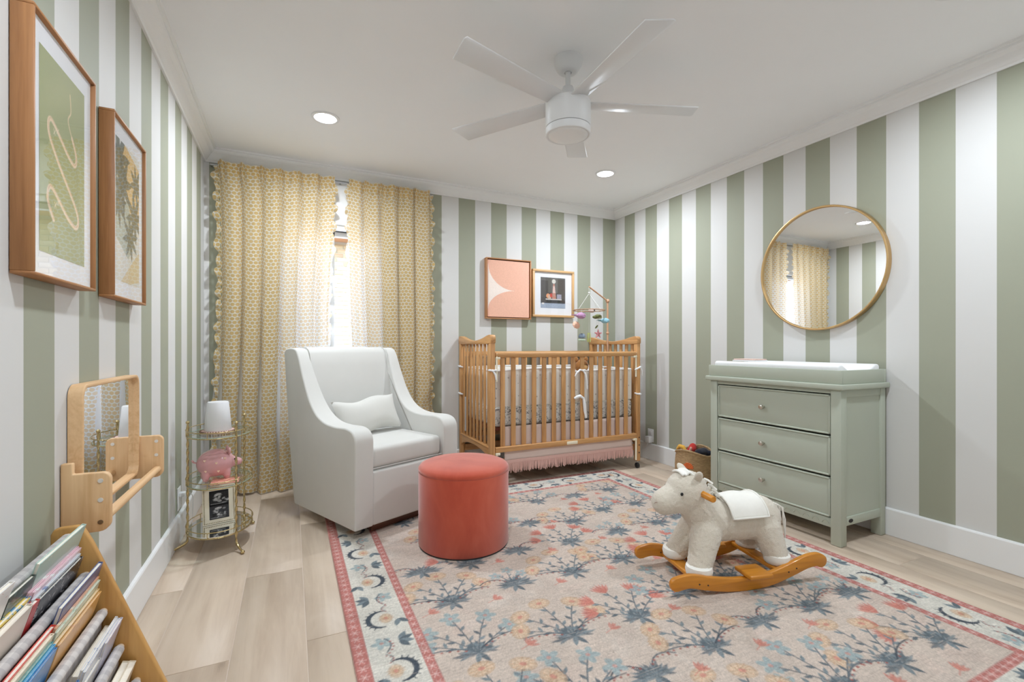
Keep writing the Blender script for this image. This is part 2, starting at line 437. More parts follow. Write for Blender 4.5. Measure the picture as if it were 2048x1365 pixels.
# outside: neighbour's buff brick wall under a timber eave, paved ground
YB = 8.6
M_mortar = plain('mortar', (.40, .36, .29), .9); 
def brick_mat():
    t = NT('brick'); oi = t.n('ObjectInfo'); n = t.noise(t.obj(), 18, 4)
    c = t.ramp(oi.outputs['Random'], [(.0, (.30, .20, .10)), (.35, (.34, .25, .14)), (.7, (.37, .29, .19)), (1, (.28, .17, .09))])
    return t.pbr(t.mix(t.math('MULTIPLY', n, .4), c, (.40, .34, .25)), .9, 0, n, .4, .004)
MBK = brick_mat()
ext = struct(MB().box(-6, 9, YB + .012, YB + .2, -.3, 3.0).build('wall_exterior', M_mortar)); ext['label'] = "sunlit buff brick wall of the next house, outside the window"
bsrc = None; far = MB(); cz, cw = .0755, .213
for r in range(40):
    z = -.2 + r * cz
    if z + cz > 2.86: break
    for q in range(-28, 42):
        x = q * cw + (r % 2) * cw / 2
        if .25 < x < 2.55 and .75 < z:
            if bsrc is None: bsrc = MB().box(0, cw - .011, 0, .05, 0, cz - .011).build('brick', MBK, ext, bevel=.002, seg=1); bsrc.location = (x, YB, z)
            else: inst(bsrc, ext, (x, YB, z))
        else: far.box(x, x + cw - .011, YB, YB + .05, z, z + cz - .011)
fb = far.build('brick_courses', plain('brick_far', (.33, .25, .15), .9, .25, 9), ext); fb['kind'] = 'stuff'
eave = MB().box(-6, 9, YB - .45, YB + .3, 2.86, 2.90).box(-6, 9, YB - .47, YB - .43, 2.84, 3.06)
struct(eave.build('trim_5', plain('eave_wood', (.45, .22, .10), .7))); 
struct(MB().box(-6, 9, D + .13, YB + .2, -.35, -.25).build('ground', plain('paving', (.5, .47, .43), .9)))
# roof over this room keeps the sun outside
struct(MB().box(-.8, W + .8, YN - .8, D + .35, H + .121, H + .26).build('roof', plain('roof_board', (.5, .5, .5), .9)))

# ------------------------------------------------------------------ recessed lights
M_lens = emit('lamp_lens', (1, .98, .95), 6.0); M_trimring = plain('light_trim', (.82, .82, .82), .4)
LT = [(.74, 3.04, 'window curtains'), (2.83, 3.06, 'crib'), (2.865, .88, 'changing dresser'), (.74, .88, 'bookshelf')]
for x, y, nm in LT:
    t = thing('recessed_light', 'lit round recessed ceiling light above the %s side of the room' % nm, 'light', (x, y, H), 0, 'recessed ceiling lights')
    MB().lathe([(.062, -.004), (.064, -.006), (.080, -.005), (.082, -.001), (.082, 0), (.062, 0), (.062, -.004)], n=40, caps=False).build('trim_ring', M_trimring, t, smooth=True)
    MB().lathe([(.0, -.0035), (.062, -.0035), (.062, -.001), (0, -.001)], n=40).build('lens', M_lens, t)
    ld = bpy.data.lights.new('downlight', 'AREA'); ld.shape = 'DISK'; ld.size = .122; ld.spread = math.radians(172); ld.energy = LAMP * (1 if y > 2 else .8); ld.color = (.885, .97, 1.07)
    lo = bpy.data.objects.new('downlight', ld); COL.objects.link(lo); lo.parent = t; lo.location = (0, 0, -.0042)
# ------------------------------------------------------------------ ceiling fan
MF = plain('fan_white', (.80, .80, .80), .42, .01)
fan = thing('ceiling_fan', 'white five-blade ceiling fan hanging from the ceiling on a short rod', 'fan', (1.76, 1.92, 0))
MB().lathe([(.0, 2.44), (.069, 2.44), (.069, 2.425), (.066, 2.41), (.054, 2.388), (.046, 2.378), (.036, 2.374), (.018, 2.374), (.016, 2.378)], n=36).build('canopy', MF, fan, smooth=True)
MB().lathe([(.0125, 2.39), (.0125, 2.30)], n=16).build('downrod', MF, fan, smooth=True)
MB().lathe([(.014, 2.312), (.024, 2.305), (.034, 2.275), (.037, 2.245), (.037, 2.228), (0, 2.228)], n=28).build('coupling', MF, fan, smooth=True)
MB().lathe([(0, 2.232), (.098, 2.232), (.109, 2.224), (.109, 2.109), (.1075, 2.107), (0, 2.107)], n=48).build('motor_housing', MF, fan, smooth=True)
MB().lathe([(0, 2.104), (.108, 2.104), (.108, 2.074), (.1055, 2.070), (.100, 2.069), (.096, 2.072), (0, 2.074)], n=48).build('light_ring', MF, fan, smooth=True)
MB().lathe([(.0965, 2.075), (.094, 2.069), (.075, 2.062), (.04, 2.058), (0, 2.057)], n=40).build('diffuser', plain('fan_lens', (.86, .86, .85), .3), fan, smooth=True)
bl = MB().prism([(.10, -.045), (.63, -.066), (.655, .045), (.65, .060), (.10, .052)], 'z', -.003, .003)
b0 = None
for a in (197, 269, 341, 53, 125):
    if b0 is None: b0 = bl.build('blade', MF, fan, bevel=.002, seg=1); o = b0
    else: o = inst(b0, fan)
    o.location = (0, 0, 2.222); o.rotation_mode = 'XYZ'; o.rotation_euler = Matrix.Rotation(math.radians(a), 3, 'Z').to_4x4().to_euler() if 0 else (Matrix.Rotation(math.radians(a), 3, 'Z') @ Matrix.Rotation(math.radians(9), 3, 'X')).to_euler()

# ------------------------------------------------------------------ curtains
def curtain_mat(name, lining=False):
    t = NT(name); u = t.n('UVMap'); sp = t.n('SeparateXYZ'); t.l(u.outputs[0], sp.inputs[0])
    cx, cy = .0285, .0255
    row = t.math('FLOOR', t.math('DIVIDE', sp.outputs[1], cy)); sh = t.math('MULTIPLY', t.math('FLOORED_MODULO', row, 2.0), .5)
    fx = t.math('SUBTRACT', t.math('FRACT', t.math('ADD', t.math('DIVIDE', sp.outputs[0], cx), sh)), .5)
    fy = t.math('SUBTRACT', t.math('FRACT', t.math('DIVIDE', sp.outputs[1], cy)), .5)
    r = t.math('SQRT', t.math('ADD', t.math('MULTIPLY', fx, fx), t.math('MULTIPLY', t.math('MULTIPLY', fy, fy), .95)))
    dot = t.math('SUBTRACT', 1.0, t.math('SMOOTH_MIN', 1.0, t.math('MAXIMUM', 0.0, t.math('MULTIPLY', t.math('SUBTRACT', r, .42), 20.0)), .1))
    c = t.mix(dot, (.92, .89, .82), (.80, .52, .11))
    if lining: c = t.mix(t.noise(t.obj(), 4), (.80, .79, .77), (.84, .83, .81))
    n = t.noise(t.obj(), 260, 2); b = t.n('Bump'); b.inputs['Strength'].default_value = .15; b.inputs['Distance'].default_value = .001; t.l(n, b.inputs['Height'])
    d = t.n('BsdfDiffuse'); tr = t.n('BsdfTranslucent'); mx = t.n('MixShader'); mx.inputs[0].default_value = .58
    t.l(c, d.inputs[0]); t.l(t.mix(.7, c, (.94, .95, .97)), tr.inputs[0]); t.l(b.outputs[0], d.inputs['Normal'])
    t.l(d.outputs[0], mx.inputs[1]); t.l(tr.outputs[0], mx.inputs[2]); t.l(mx.outputs[0], t.out.inputs[0])
    return t.m
MCU = curtain_mat('curtain_print'); MLI = curtain_mat('curtain_lining', True)
def lerp(tab, z):
    for (z0, a), (z1, b) in zip(tab[:-1], tab[1:]):
        if z <= z1: return a + (b - a) * max(0, (z - z0)) / (z1 - z0)
    return tab[-1][1]
def make_curtain(label, Lt, Rt, nf, ph, lining_left, ruff):
    t = thing('curtain', label, 'curtain', ((lerp(Lt, 0) + lerp(Rt, 0)) / 2, 3.80, 0), 0, 'ruffled curtains at the window', world_parts=True)
    Wd = lerp(Rt, 2) - lerp(Lt, 2)
    def yy(s, z):
        k = .55 + .45 * (1 - z / 2.34); a = .030 * (.8 if z > 2.2 else 1)
        w = math.sin(2 * PI * nf * s + ph + .6 * math.sin(3 * s + z * .9)) + .35 * math.sin(2 * PI * nf * 1.9 * s + 2 * ph + z * .5)
        y = 3.795 + a * k * w - .018 * max(0, 1 - z / .25)
        if z > 2.2: y += .006 * math.sin(2 * PI * nf * 3.1 * s)
        return y
    def top(s): return 2.338 + .013 * max(0, math.sin(2 * PI * nf * 1.0 * s + ph)) + .006 * math.sin(40 * s)
    def fn(s, v):
        z = .006 + v * (top(s) - .006); z += (1 - v) * .02 * max(0, math.sin(7 * s + ph))
        x = lerp(Lt, z) + s * (lerp(Rt, z) - lerp(Lt, z)) + .008 * math.cos(2 * PI * nf * s + ph)
        return (x, yy(s, z), z)
    g = MB().grid(fn, 150, 70, lambda s, v: (s * Wd * 1.22, v * 2.34))
    g.build('drape', MCU, t, uv=True, smooth=True, recalc=False)
    # gathered heading band
    def hd(s, v):
        z = 2.262 + v * (top(s) + .001 - 2.262); x, y, _ = fn(s, 1); return (x, yy(s, z) - .006 - .003 * math.sin(PI * v), z)
    MB().grid(hd, 150, 4, lambda s, v: (s * Wd * 1.22 + .01, v * .08)).build('heading', MCU, t, uv=True, smooth=True, recalc=False)
    def li(s, v):
        z = .02 + v * 2.26; e = lining_left * max(0, 1 - abs(z - .55) / .75) if lining_left else 0
        x0 = lerp(Lt, z) - e; x = x0 + .01 + s * (lerp(Rt, z) - x0 - .02); return (x, yy(s, z) + .016, z)
    MB().grid(li, 90, 40).build('lining', MLI, t, uv=True, smooth=True, recalc=False)
    for tab, sgn, s in ((Lt, -1, 0), (Rt, 1, 1)):
        def ru(a, v, tab=tab, sgn=sgn, s=s):
            z = .03 + v * 2.28; q = z / .085 + ruff * s + .35 * math.sin(z * 9)
            x = lerp(tab, z) + sgn * (-.006 + a * (.034 + .010 * math.sin(2 * PI * q * .53 + 1))) * (1 - .14 * a * (1 + math.sin(2 * PI * q)))
            return (x + .004 * math.sin(2 * PI * q * 1.3), yy(s, z) - .002 + a * .015 * math.sin(2 * PI * q + .8 * math.sin(q)), z + a * .007 * math.cos(2 * PI * q))
        MB().grid(ru, 5, 330, lambda a, v: (a * .04, v * 2.3)).build('ruffle', MCU, t, uv=True, smooth=True, recalc=False)
    return t
make_curtain('wide yellow and white print curtain with ruffled edges, beside the gold tiered table',
             [(0, .066), (.6, .085), (1.4, .108), (2.0, .10), (2.34, .085)], [(0, .80), (1.0, .80), (1.35, .80), (1.9, .828), (2.34, .845)], 6, .4, .05, .0)
make_curtain('narrower yellow and white print curtain with ruffled edges, behind the armchair on the crib side',
             [(0, 1.0), (1.0, .985), (1.6, .965), (2.34, .96)], [(0, 1.60), (1.2, 1.61), (2.34, 1.60)], 5, 1.9, 0, .4)
rod = thing('curtain_rod', 'thin grey metal curtain rod under the crown moulding', 'curtain rod', (.84, 3.835, 2.325), world_parts=True)
MR = metal('rod_metal', (.45, .46, .48), .3)
MB().tube([(.04, 3.845, 2.325), (1.64, 3.845, 2.325)], .008, 12).build('rod', MR, rod, smooth=True)
for x in (.05, .90, 1.63): MB().box(x - .006, x + .006, 3.845, 3.8918, 2.318, 2.332).build('bracket', MR, rod)
# ================================================================== RUG
RX0, RX1, RY0, RY1 = .737, 3.035, .457, 3.222
FIELD = C(200, 184, 171, .96); CREAM = C(206, 201, 190, 1.0); PINKB = C(186, 120, 112, .95)
BLU = C(98, 107, 113, .95); BLU2 = C(120, 131, 135, 1.0); PALE = C(150, 165, 166, 1.0); TAN = C(188, 156, 122, 1.0); PNK = C(196, 132, 118, 1.0); RED = C(160, 90, 82, .95); DK = C(76, 83, 91, .95)
def draw_rug():
    cv = Canvas(RX1 - RX0, RY1 - RY0, .004, FIELD); w, h = cv.w, cv.h; R = random.Random(5)
    # mottled ground
    for _ in range(420):
        cv.ell(R.uniform(0, w), R.uniform(0, h), R.uniform(.02, .09), R.uniform(.01, .04), R.uniform(0, 3), R.choice([C(214, 204, 193, .98), C(204, 180, 168, .98), C(198, 188, 178, .98)]), .22)
    def fl_tan(x, y, r, a):
        cv.ell(x, y, r, r * .72, a, TAN, .55); cv.ell(x, y, r * .78, r * .52, a, C(212, 186, 160, .98), .75)
        for q in range(10): cv.line([(x + r * .25 * math.cos(q * .63), y + r * .2 * math.sin(q * .63)), (x + r * .92 * math.cos(q * .63 + a), y + r * .66 * math.sin(q * .63 + a))], .003, C(184, 142, 108, .98), .6)
        cv.ell(x, y, r * .25, r * .18, a, PNK, .8)
    def fl_blue(x, y, r, a):
        for q in range(5): cv.ell(x + r * .55 * math.cos(a + q * 1.257), y + r * .55 * math.sin(a + q * 1.257), r * .48, r * .30, a + q * 1.257, PALE, .85)
        cv.ell(x, y, r * .2, r * .2, 0, C(190, 150, 140, .98), .9)
    def fl_pink(x, y, r, a):
        for q in range(-3, 4): cv.leaf(x - math.cos(a) * r * .5, y - math.sin(a) * r * .5, r * 1.5, r * .17, a + q * .24, PNK if q % 2 else C(190, 112, 100, .98), .8)
    def pts(x, y, a, L, bend, n=6):
        o = [(x, y)]
        for i in range(n):
            a += bend / n; x += math.cos(a) * L / n; y += math.sin(a) * L / n; o.append((x, y))
        return o, a
    def twig(x, y, a, L, bend, leaves=4, col=BLU2, lw=.006, ll=.035):
        p, e = pts(x, y, a, L, bend); cv.line(p, lw, BLU)
        for i in range(leaves):
            q = p[1 + i * (len(p) - 2) // max(1, leaves)]; sd = 1 if i % 2 else -1
            cv.leaf(q[0], q[1], ll, ll * .2, a + sd * .8, col if i % 3 else BLU, .95)
        return p[-1], e
    def berry(x, y, a, L, bend):
        p, e = pts(x, y, a, L, bend); cv.line(p, .0055, DK if R.random() < .5 else BLU)
        for i in range(1, len(p)): cv.ell(p[i][0] - .012 * (1 if bend > 0 else -1) * math.sin(e), p[i][1] - .010, .005, .004, 0, RED, .9)
    def base_leaves(x, y, n=7, L=.085, col=BLU):
        for i in range(n):
            a = PI * (i + .5) / n + R.uniform(-.1, .1); cv.leaf(x, y, L * R.uniform(.8, 1.1), L * .17, a if i % 2 else -a * .15 + PI * (i / n), col if i % 3 else BLU2)
        cv.leaf(x, y + .01, .05, .012, -PI / 2 + .4, col); cv.leaf(x, y + .01, .05, .012, -PI / 2 - .4, col)
    def plant(x, y, kind, s=1.0, lean=0.0):
        bush = kind.startswith('bush'); n = 11 if bush else 8
        for i in range(n):                               # ragged leaves spreading from the foot
            a = PI * (.03 + .94 * i / (n - 1)) + R.uniform(-.08, .08); L = (.105 if bush else .085) * s * R.uniform(.75, 1.1) * (1 - .25 * math.sin(a))
            cv.leaf(x, y + .006, L, L * .10, a, BLU if i % 2 else BLU2, .88)
            cv.leaf(x + math.cos(a) * L * .35, y + .006 + math.sin(a) * L * .35, L * .45, L * .06, a + .5, BLU2, .9); cv.leaf(x + math.cos(a) * L * .35, y + .006 + math.sin(a) * L * .35, L * .45, L * .06, a - .5, BLU, .9)
        cv.leaf(x, y + .01, .055 * s, .010, -PI / 2 + .35, BLU); cv.leaf(x, y + .01, .05 * s, .010, -PI / 2 - .45, BLU2)
        for q in range(7): cv.line([(x - .08 * s, y - .02 + q * .012), (x + .08 * s, y - .02 + q * .012 + R.uniform(-.003, .003))], .0022, FIELD, .30)
        if bush:
            for sg in (-1, 1): berry(x + sg * .02, y + .05, PI / 2 - sg * .3, .13 * s, -sg * 1.9)
            if kind == 'bush2':
                for q, (dx, dy) in enumerate(((-.05, .12), (.02, .15), (.07, .10))): twig(x, y + .03, math.atan2(dy, dx), .10, 0, 3, BLU2, .004, .022); fl_blue(x + dx, y + dy, .030, q)
            return
        tips = []
        for a, L, b in ((PI / 2 + lean, .19, .05), (PI / 2 + .42 + lean, .18, .25), (PI / 2 - .42 + lean, .18, -.25), (PI / 2 + .85, .155, .25), (PI / 2 - .85, .155, -.25)):
            tips.append(twig(x, y + .012, a, L * s, b, 6, BLU2, .0048, .030 * s))
        if kind != 'pink':
            for sg in (-1, 1): berry(x + sg * .015, y + .03, PI / 2 - sg * .9, .15 * s, -sg * .7)
        for (q, e) in tips:
            if kind == 'tan': fl_tan(q[0] + .022 * math.cos(e), q[1] + .026 * math.sin(e), .043 * s, e - PI / 2)
            elif kind == 'blue': fl_blue(q[0] + .018 * math.cos(e), q[1] + .018 * math.sin(e), .038 * s, e)
            else: fl_pink(q[0] + .012 * math.cos(e), q[1] + .012 * math.sin(e), .044 * s, e)
    def sprig(x, y):
        for q in range(5): cv.leaf(x, y, .045, .007, -.2 + q * .35 + R.uniform(-.1, .1), PNK, .8)
        cv.line([(x - .03, y - .01), (x, y)], .004, PNK, .8)
    seen = [(1.149, 1.81, 'tan'), (1.132, 1.476, 'blue'), (1.477, 1.415, 'tan'), (1.439, 1.828, 'bush2'), (1.733, 1.807, 'tan'), (1.772, 1.403, 'pink'), (1.901, 2.096, 'pink'), (1.10, 2.107, 'bush'), (1.602, 2.124, 'bush'),
            (2.027, 1.818, 'tan'), (2.05, 2.74, 'blue'), (2.08, 2.33, 'tan'), (2.22, 2.10, 'bush2'), (1.60, 1.13, 'bush'), (1.346, 1.12, 'blue'), (1.136, 1.16, 'tan'), (2.169, 1.176, 'bush'), (1.885, 1.147, 'tan'), (2.449, 1.151, 'blue'),
            (2.652, .827, 'pink'), (2.367, .827, 'tan'), (2.10, .83, 'blue'), (1.30, 2.40, 'tan'), (1.60, 2.42, 'blue'), (1.33, 2.09, 'pink'), (2.32, 1.80, 'pink'), (2.60, 1.81, 'blue'), (2.06, 1.46, 'blue'), (2.34, 1.46, 'pink'), (2.64, 1.46, 'tan'),
            (2.52, 2.10, 'tan'), (2.70, 2.12, 'bush'), (1.82, 2.42, 'bush'), (2.36, 2.42, 'pink'), (2.62, 2.42, 'blue'), (1.15, 2.74, 'pink'), (1.45, 2.74, 'bush'), (1.75, 2.74, 'tan'), (2.35, 2.74, 'bush'), (2.64, 2.74, 'tan'),
            (2.70, 1.15, 'bush2'), (1.14, .83, 'pink'), (1.44, .83, 'blue'), (1.76, .83, 'tan')]
    for x, y, k in seen: plant(x - RX0, y - RY0, k, 1.12 if k != 'bush' else 1.05, R.uniform(-.05, .1))
    for x, y in ((1.308, 1.769), (1.039, 1.782), (1.622, 1.774), (1.898, 1.783), (1.3, 1.45), (1.62, 1.4), (1.92, 1.4), (2.2, 1.42), (2.5, 1.42), (2.17, 1.77), (2.46, 1.77), (1.45, 2.07), (1.75, 2.07), (2.07, 2.08), (2.38, 2.1), (1.5, 1.1), (1.74, 1.1), (2.03, 1.1), (2.31, 1.1), (2.25, .8), (2.5, .74), (1.95, 2.4), (2.22, 2.72), (2.5, 2.72)): sprig(x - RX0, y - RY0)
    # borders: outer pink band, cream band with motifs, inner pink band
    o, m = .048, .215
    for (x0, x1, y0, y1) in ((0, m, 0, h), (w - m, w, 0, h), (0, w, 0, m), (0, w, h - m, h)): cv.rect(x0, x1, y0, y1, CREAM)
    for e, t in ((0.0, o), (m, .032)):
        for (x0, x1, y0, y1) in ((e, e + t, e, h - e), (w - e - t, w - e, e, h - e), (e, w - e, e, e + t), (e, w - e, h - e - t, h - e)):
            cv.rect(x0, x1, y0, y1, PINKB)
            n = int(max(x1 - x0, y1 - y0) / .042)
            for i in range(n):
                for q in range(6):
                    if x1 - x0 > y1 - y0: a, b = x0 + (i + .5) * .042, (y0 + y1) / 2
                    else: a, b = (x0 + x1) / 2, y0 + (i + .5) * .042
                    cv.line([(a, b), (a + .016 * math.cos(q * 1.05), b + .016 * math.sin(q * 1.05))], .0035, C(216, 182, 174, .98), .8)
        for (x0, y0, x1, y1) in ((e + t, e + t, e + t, h - e - t), (w - e - t, e + t, w - e - t, h - e - t), (e + t, e + t, w - e - t, e + t), (e + t, h - e - t, w - e - t, h - e - t)): cv.line([(x0, y0), (x1, y1)], .004, C(170, 108, 102, .98), .6)
    def motif(px, py, ax, kind, flip):
        cx, sx = math.cos(ax), math.sin(ax)
        def T(u, v): v *= flip; return (px + u * cx - v * sx, py + u * sx + v * cx)
        def ang(a): return ax + (a if flip > 0 else -a)
        if kind == 0:                                   # dark crescent leaf around a tan flower
            p = [T(.055 * math.cos(q), .004 + .050 * math.sin(q)) for q in np.linspace(-.4, PI + .1, 12)]
            for i in range(len(p) - 1): cv.line(p[i:i + 2], .005 + .014 * math.sin(PI * i / 10.5), DK)
            for i in range(2, 10): cv.line([p[i], (p[i][0] * 1.0 + (p[i][0] - px) * .3, p[i][1] + (p[i][1] - py) * .3)], .004, DK)
            q = T(0, -.012); fl_tan(q[0], q[1], .034, ax)
            q = T(-.02, -.055); cv.leaf(q[0], q[1], .05, .011, ang(-2.4), BLU); cv.leaf(q[0], q[1], .05, .011, ang(2.8), BLU2)
            p = [T(.055 + .01 * i, -.02 + .014 * math.sin(i * .9)) for i in range(5)]; cv.line(p, .0035, BLU, .8)
            for i in range(5): cv.ell(p[i][0], p[i][1] - .008, .004, .0035, 0, RED, .7)
        else:
            q = T(0, .03)
            for i in range(4): cv.leaf(q[0], q[1], .055, .012, ang(.6 + i * .65), BLU if i % 2 else BLU2)
            q = T(.005, -.03); fl_blue(q[0], q[1], .036, ax + .3)
            p = [T(-.05 + .016 * i, -.02 + .02 * math.sin(i * .6)) for i in range(6)]; cv.line(p, .0045, BLU)
            for i in range(5): cv.ell(p[i][0] + .006, p[i][1] - .008, .005, .004, 0, RED, .8)
    md = (o + m) / 2; st = .1555
    ky = (2.45 - RY0)
    for e, ax in ((md, PI / 2), (w - md, -PI / 2)):
        for i in range(-14, 6):
            y = ky + i * st
            if .13 < y < h - .13: motif(e, y, ax, 0 if i % 2 == 0 else 1, 1 if (i // 2) % 2 == 0 else -1)
    for e in (md, h - md):
        for i in range(14):
            x = .22 + i * st
            if x < w - .2: motif(x, e, 0, i % 2, 1 if (i // 2) % 2 else -1)
    # woven streaks and wear
    cv.speck(.05, 7, 1); cv.speck(.05, 1, 2); cv.speck(.05, 1, 1)
    n = RNG.normal(0, 1, (cv.ny // 14 + 2, cv.nx // 22 + 2)); n = np.repeat(np.repeat(n, 14, 0), 22, 1)[:cv.ny, :cv.nx]
    for _ in range(6): n = (n + np.roll(n, 3, 0) + np.roll(n, -3, 0) + np.roll(n, 4, 1) + np.roll(n, -4, 1)) / 5
    cv.a = np.clip(cv.a * (1 + .05 * n[..., None]), .01, .92)
    st = (RNG.random((cv.ny, cv.nx // 9 + 2)) > .965).repeat(9, 1)[:, :cv.nx]
    cv.a[st] = cv.a[st] * .7 + np.array(FIELD) * .3
    return cv
def rug_h(X, Y):
    e = np.minimum(np.minimum(X, (RX1 - RX0) - X), np.minimum(Y, (RY1 - RY0) - Y)); return np.where(e < .001, .0005, .008)
rug = draw_rug().build('area_rug', painted('rug_print', .95, .35, 240), None, lambda u, v: (RX0 + u, RY0 + v, 0), rug_h, loc=((RX0 + RX1) / 2, (RY0 + RY1) / 2, 0))
tag(rug, 'large faded floral rug in cream, pink and blue with banded border', 'rug')
RZ = .0085
# ================================================================== ARMCHAIR
MU = fabric('ivory_linen', C(213, 211, 205, 1.0), .025, 10, .22, 1100, .15)
chair = thing('armchair', 'white upholstered glider armchair with sloped arms, in front of the curtains', 'armchair', (1.05, 3.08, 0), math.radians(24.2))
def sp(points, n=8):           # smooth open curve through points
    out = []; P = [Vector(p + (0,)) if len(p) == 2 else Vector(p) for p in points]
    for i in range(len(P) - 1):
        a, b, c, d = P[max(i - 1, 0)], P[i], P[i + 1], P[min(i + 2, len(P) - 1)]
        for k in range(n):
            t = k / n; out.append(.5 * ((2 * b) + (c - a) * t + (2 * a - 5 * b + 4 * c - d) * t * t + (3 * b - a - 3 * c + d) * t ** 3))
    out.append(P[-1]); return out
armtop = sp([(-.36, .50), (-.355, .55), (-.325, .588), (-.26, .603), (-.14, .600), (-.02, .612), (.08, .655), (.16, .735), (.235, .86), (.285, .965), (.315, 1.015), (.345, 1.036), (.40, 1.042), (.47, 1.036)], 5)
side = [(-.355, .06)] + [(p.x, p.y) for p in armtop] + [(.495, 1.01), (.47, .82), (.42, .45), (.36, .10), (.35, .06)]
for s in (-1, 1):
    m = MB(); n = len(side)
    # inner face leans: thick at the arm, thinner at the wing
    def th(y, z): return .115 if z < .62 else max(.075, .115 - (z - .62) * .11)
    outer = [(s * .37, y, z) for y, z in side]; inner = [(s * (.37 - th(y, z)), y, z) for y, z in side]
    m.add(outer + inner, [tuple(range(n)), tuple(range(2 * n - 1, n - 1, -1))] + [(i, i + n, (i + 1) % n + n, (i + 1) % n) for i in range(n)])
    a = m.build('arm', MU, chair, bevel=.026, seg=4, ang=40)
    pp = [(s * (.37 - th(p.x, p.y) + .012), p.x, p.y + .001) for p in armtop[16:]]
    pp = [(x, y - .010 if z > .64 else y, z - (.004 if z < .66 else 0)) for x, y, z in pp]
    MB().tube([(s * .366, -.353, z) for z in (.10, .3, .5, .53)], .0028, 6).build('piping', MU, a, smooth=True)
# back: slightly curved padded slab between the wings
def bk(u, v, f):
    x = (u - .5) * 2 * .288; z = .30 + v * .735; y = .20 + (z - .3) * .255
    return x, y, z
m = MB(); prof_b = [(.19, .25), (.20, .45), (.225, .60), (.265, .78), (.305, .93), (.325, 1.005), (.345, 1.03), (.375, 1.043), (.43, 1.044), (.475, 1.036), (.493, 1.01), (.47, .82), (.42, .45), (.35, .08), (.20, .08)]
nx = 14; n = len(prof_b); v = []
for i in range(nx + 1):
    x = -.292 + .584 * i / nx; puff = .018 * math.cos((i / nx - .5) * PI)
    for j, (y, z) in enumerate(prof_b): v.append((x, y - (puff if 1 <= j <= 6 else 0), z + (puff * .35 if 6 <= j <= 10 else 0)))
f = [(i * n + j, i * n + (j + 1) % n, (i + 1) * n + (j + 1) % n, (i + 1) * n + j) for i in range(nx) for j in range(n)] + [tuple(range(n)), tuple(range((nx + 1) * n - 1, nx * n - 1, -1))]
bo = m.add(v, f).build('backrest', MU, chair, smooth=True)
for s in (-1, 1): MB().tube([(s * .285, y - .012, z) for y, z in prof_b[2:9]], .0035, 6).build('piping', MU, bo, smooth=True)
def cushion(nx, ny, sx, sy, sz, e=.35, puff=.0):
    m = MB(); v = []; f = []
    def P(a, b, c):            # superellipsoid-like rounded block
        k = lambda t: math.copysign(abs(t) ** e, t)
        return k(a), k(b), k(c)
    N, M = nx, ny
    for i in range(M + 1):
        th = -PI / 2 + PI * i / M
        for j in range(N):
            ph = 2 * PI * j / N
            c = math.copysign(abs(math.cos(th)) ** e, math.cos(th)); z = math.copysign(abs(math.sin(th)) ** .55, math.sin(th))
            x = math.copysign(abs(math.cos(ph)) ** e, math.cos(ph)) * c; y = math.copysign(abs(math.sin(ph)) ** e, math.sin(ph)) * c
            d = puff * max(0, 1 - x * x) * max(0, 1 - y * y) * (1 if z > 0 else -1)
            v.append((x * sx, y * sy, z * sz + d))
    for i in range(M):
        for j in range(N): f.append((i * N + j, i * N + (j + 1) % N, (i + 1) * N + (j + 1) % N, (i + 1) * N + j))
    return m.add(v, f)
MB().box(-.254, .254, -.335, .20, .365, .488).build('seat_cushion', MU, chair, bevel=.03, seg=4)
so = chair.children[-1]
for z in (.362, .486): pass
MB().tube([(-.252, -.337, .371), (.252, -.337, .371)], .003, 6).build('piping', MU, so, smooth=True)
MB().box(-.256, .256, -.350, .22, .06, .358).build('front_panel', MU, chair, bevel=.012, seg=3)
MW = wood('dark_walnut', A(96, 58, 40), A(52, 30, 22), 'x', .4)
MB().box(-.23, .27, -.30, -.245, .0105, .055).build('base_rail', MW, chair, bevel=.004)
MB().box(-.25, .25, .20, .255, .0015, .055).build('base_rail', MW, chair, bevel=.004)
MB().box(-.25, -.20, -.24, .2, .013, .058).build('base_runner', MW, chair, bevel=.004); MB().box(.20, .25, -.24, .2, .013, .058).build('base_runner', MW, chair, bevel=.004)
# lumbar pillow leaning in the corner
pil = thing('lumbar_pillow', 'white rectangular lumbar pillow resting on the armchair seat', 'pillow', (1.05, 3.08, 0), math.radians(24.2))
def pf(sg):
    def fn(a, b):
        x = (a - .5) * 2; z = (b - .5) * 2
        k = (1 - abs(x) ** 2.6) * (1 - abs(z) ** 2.6); pin = 1 - .05 * (1 - abs(x)) * z * z
        return (x * .225 * (1 - .06 * (1 - z * z)), sg * .058 * max(0, k) ** .62, z * .118 * (1 - .10 * (1 - x * x)) + .010 * math.sin(5 * x) * abs(z))
    return fn
XP = Matrix.Translation((-.012, .080, .606)) @ Matrix.Rotation(math.radians(-5), 4, 'Y') @ Matrix.Rotation(math.radians(-22), 4, 'X')
mp_ = MB().grid(pf(-1), 24, 14).grid(pf(1), 24, 14)
MPil = fabric('pillow_linen', C(214, 212, 205, 1.0), .03, 14, .35, 700, .15)
mp_.build('pillow_cover', MPil, pil, smooth=True, xf=XP)
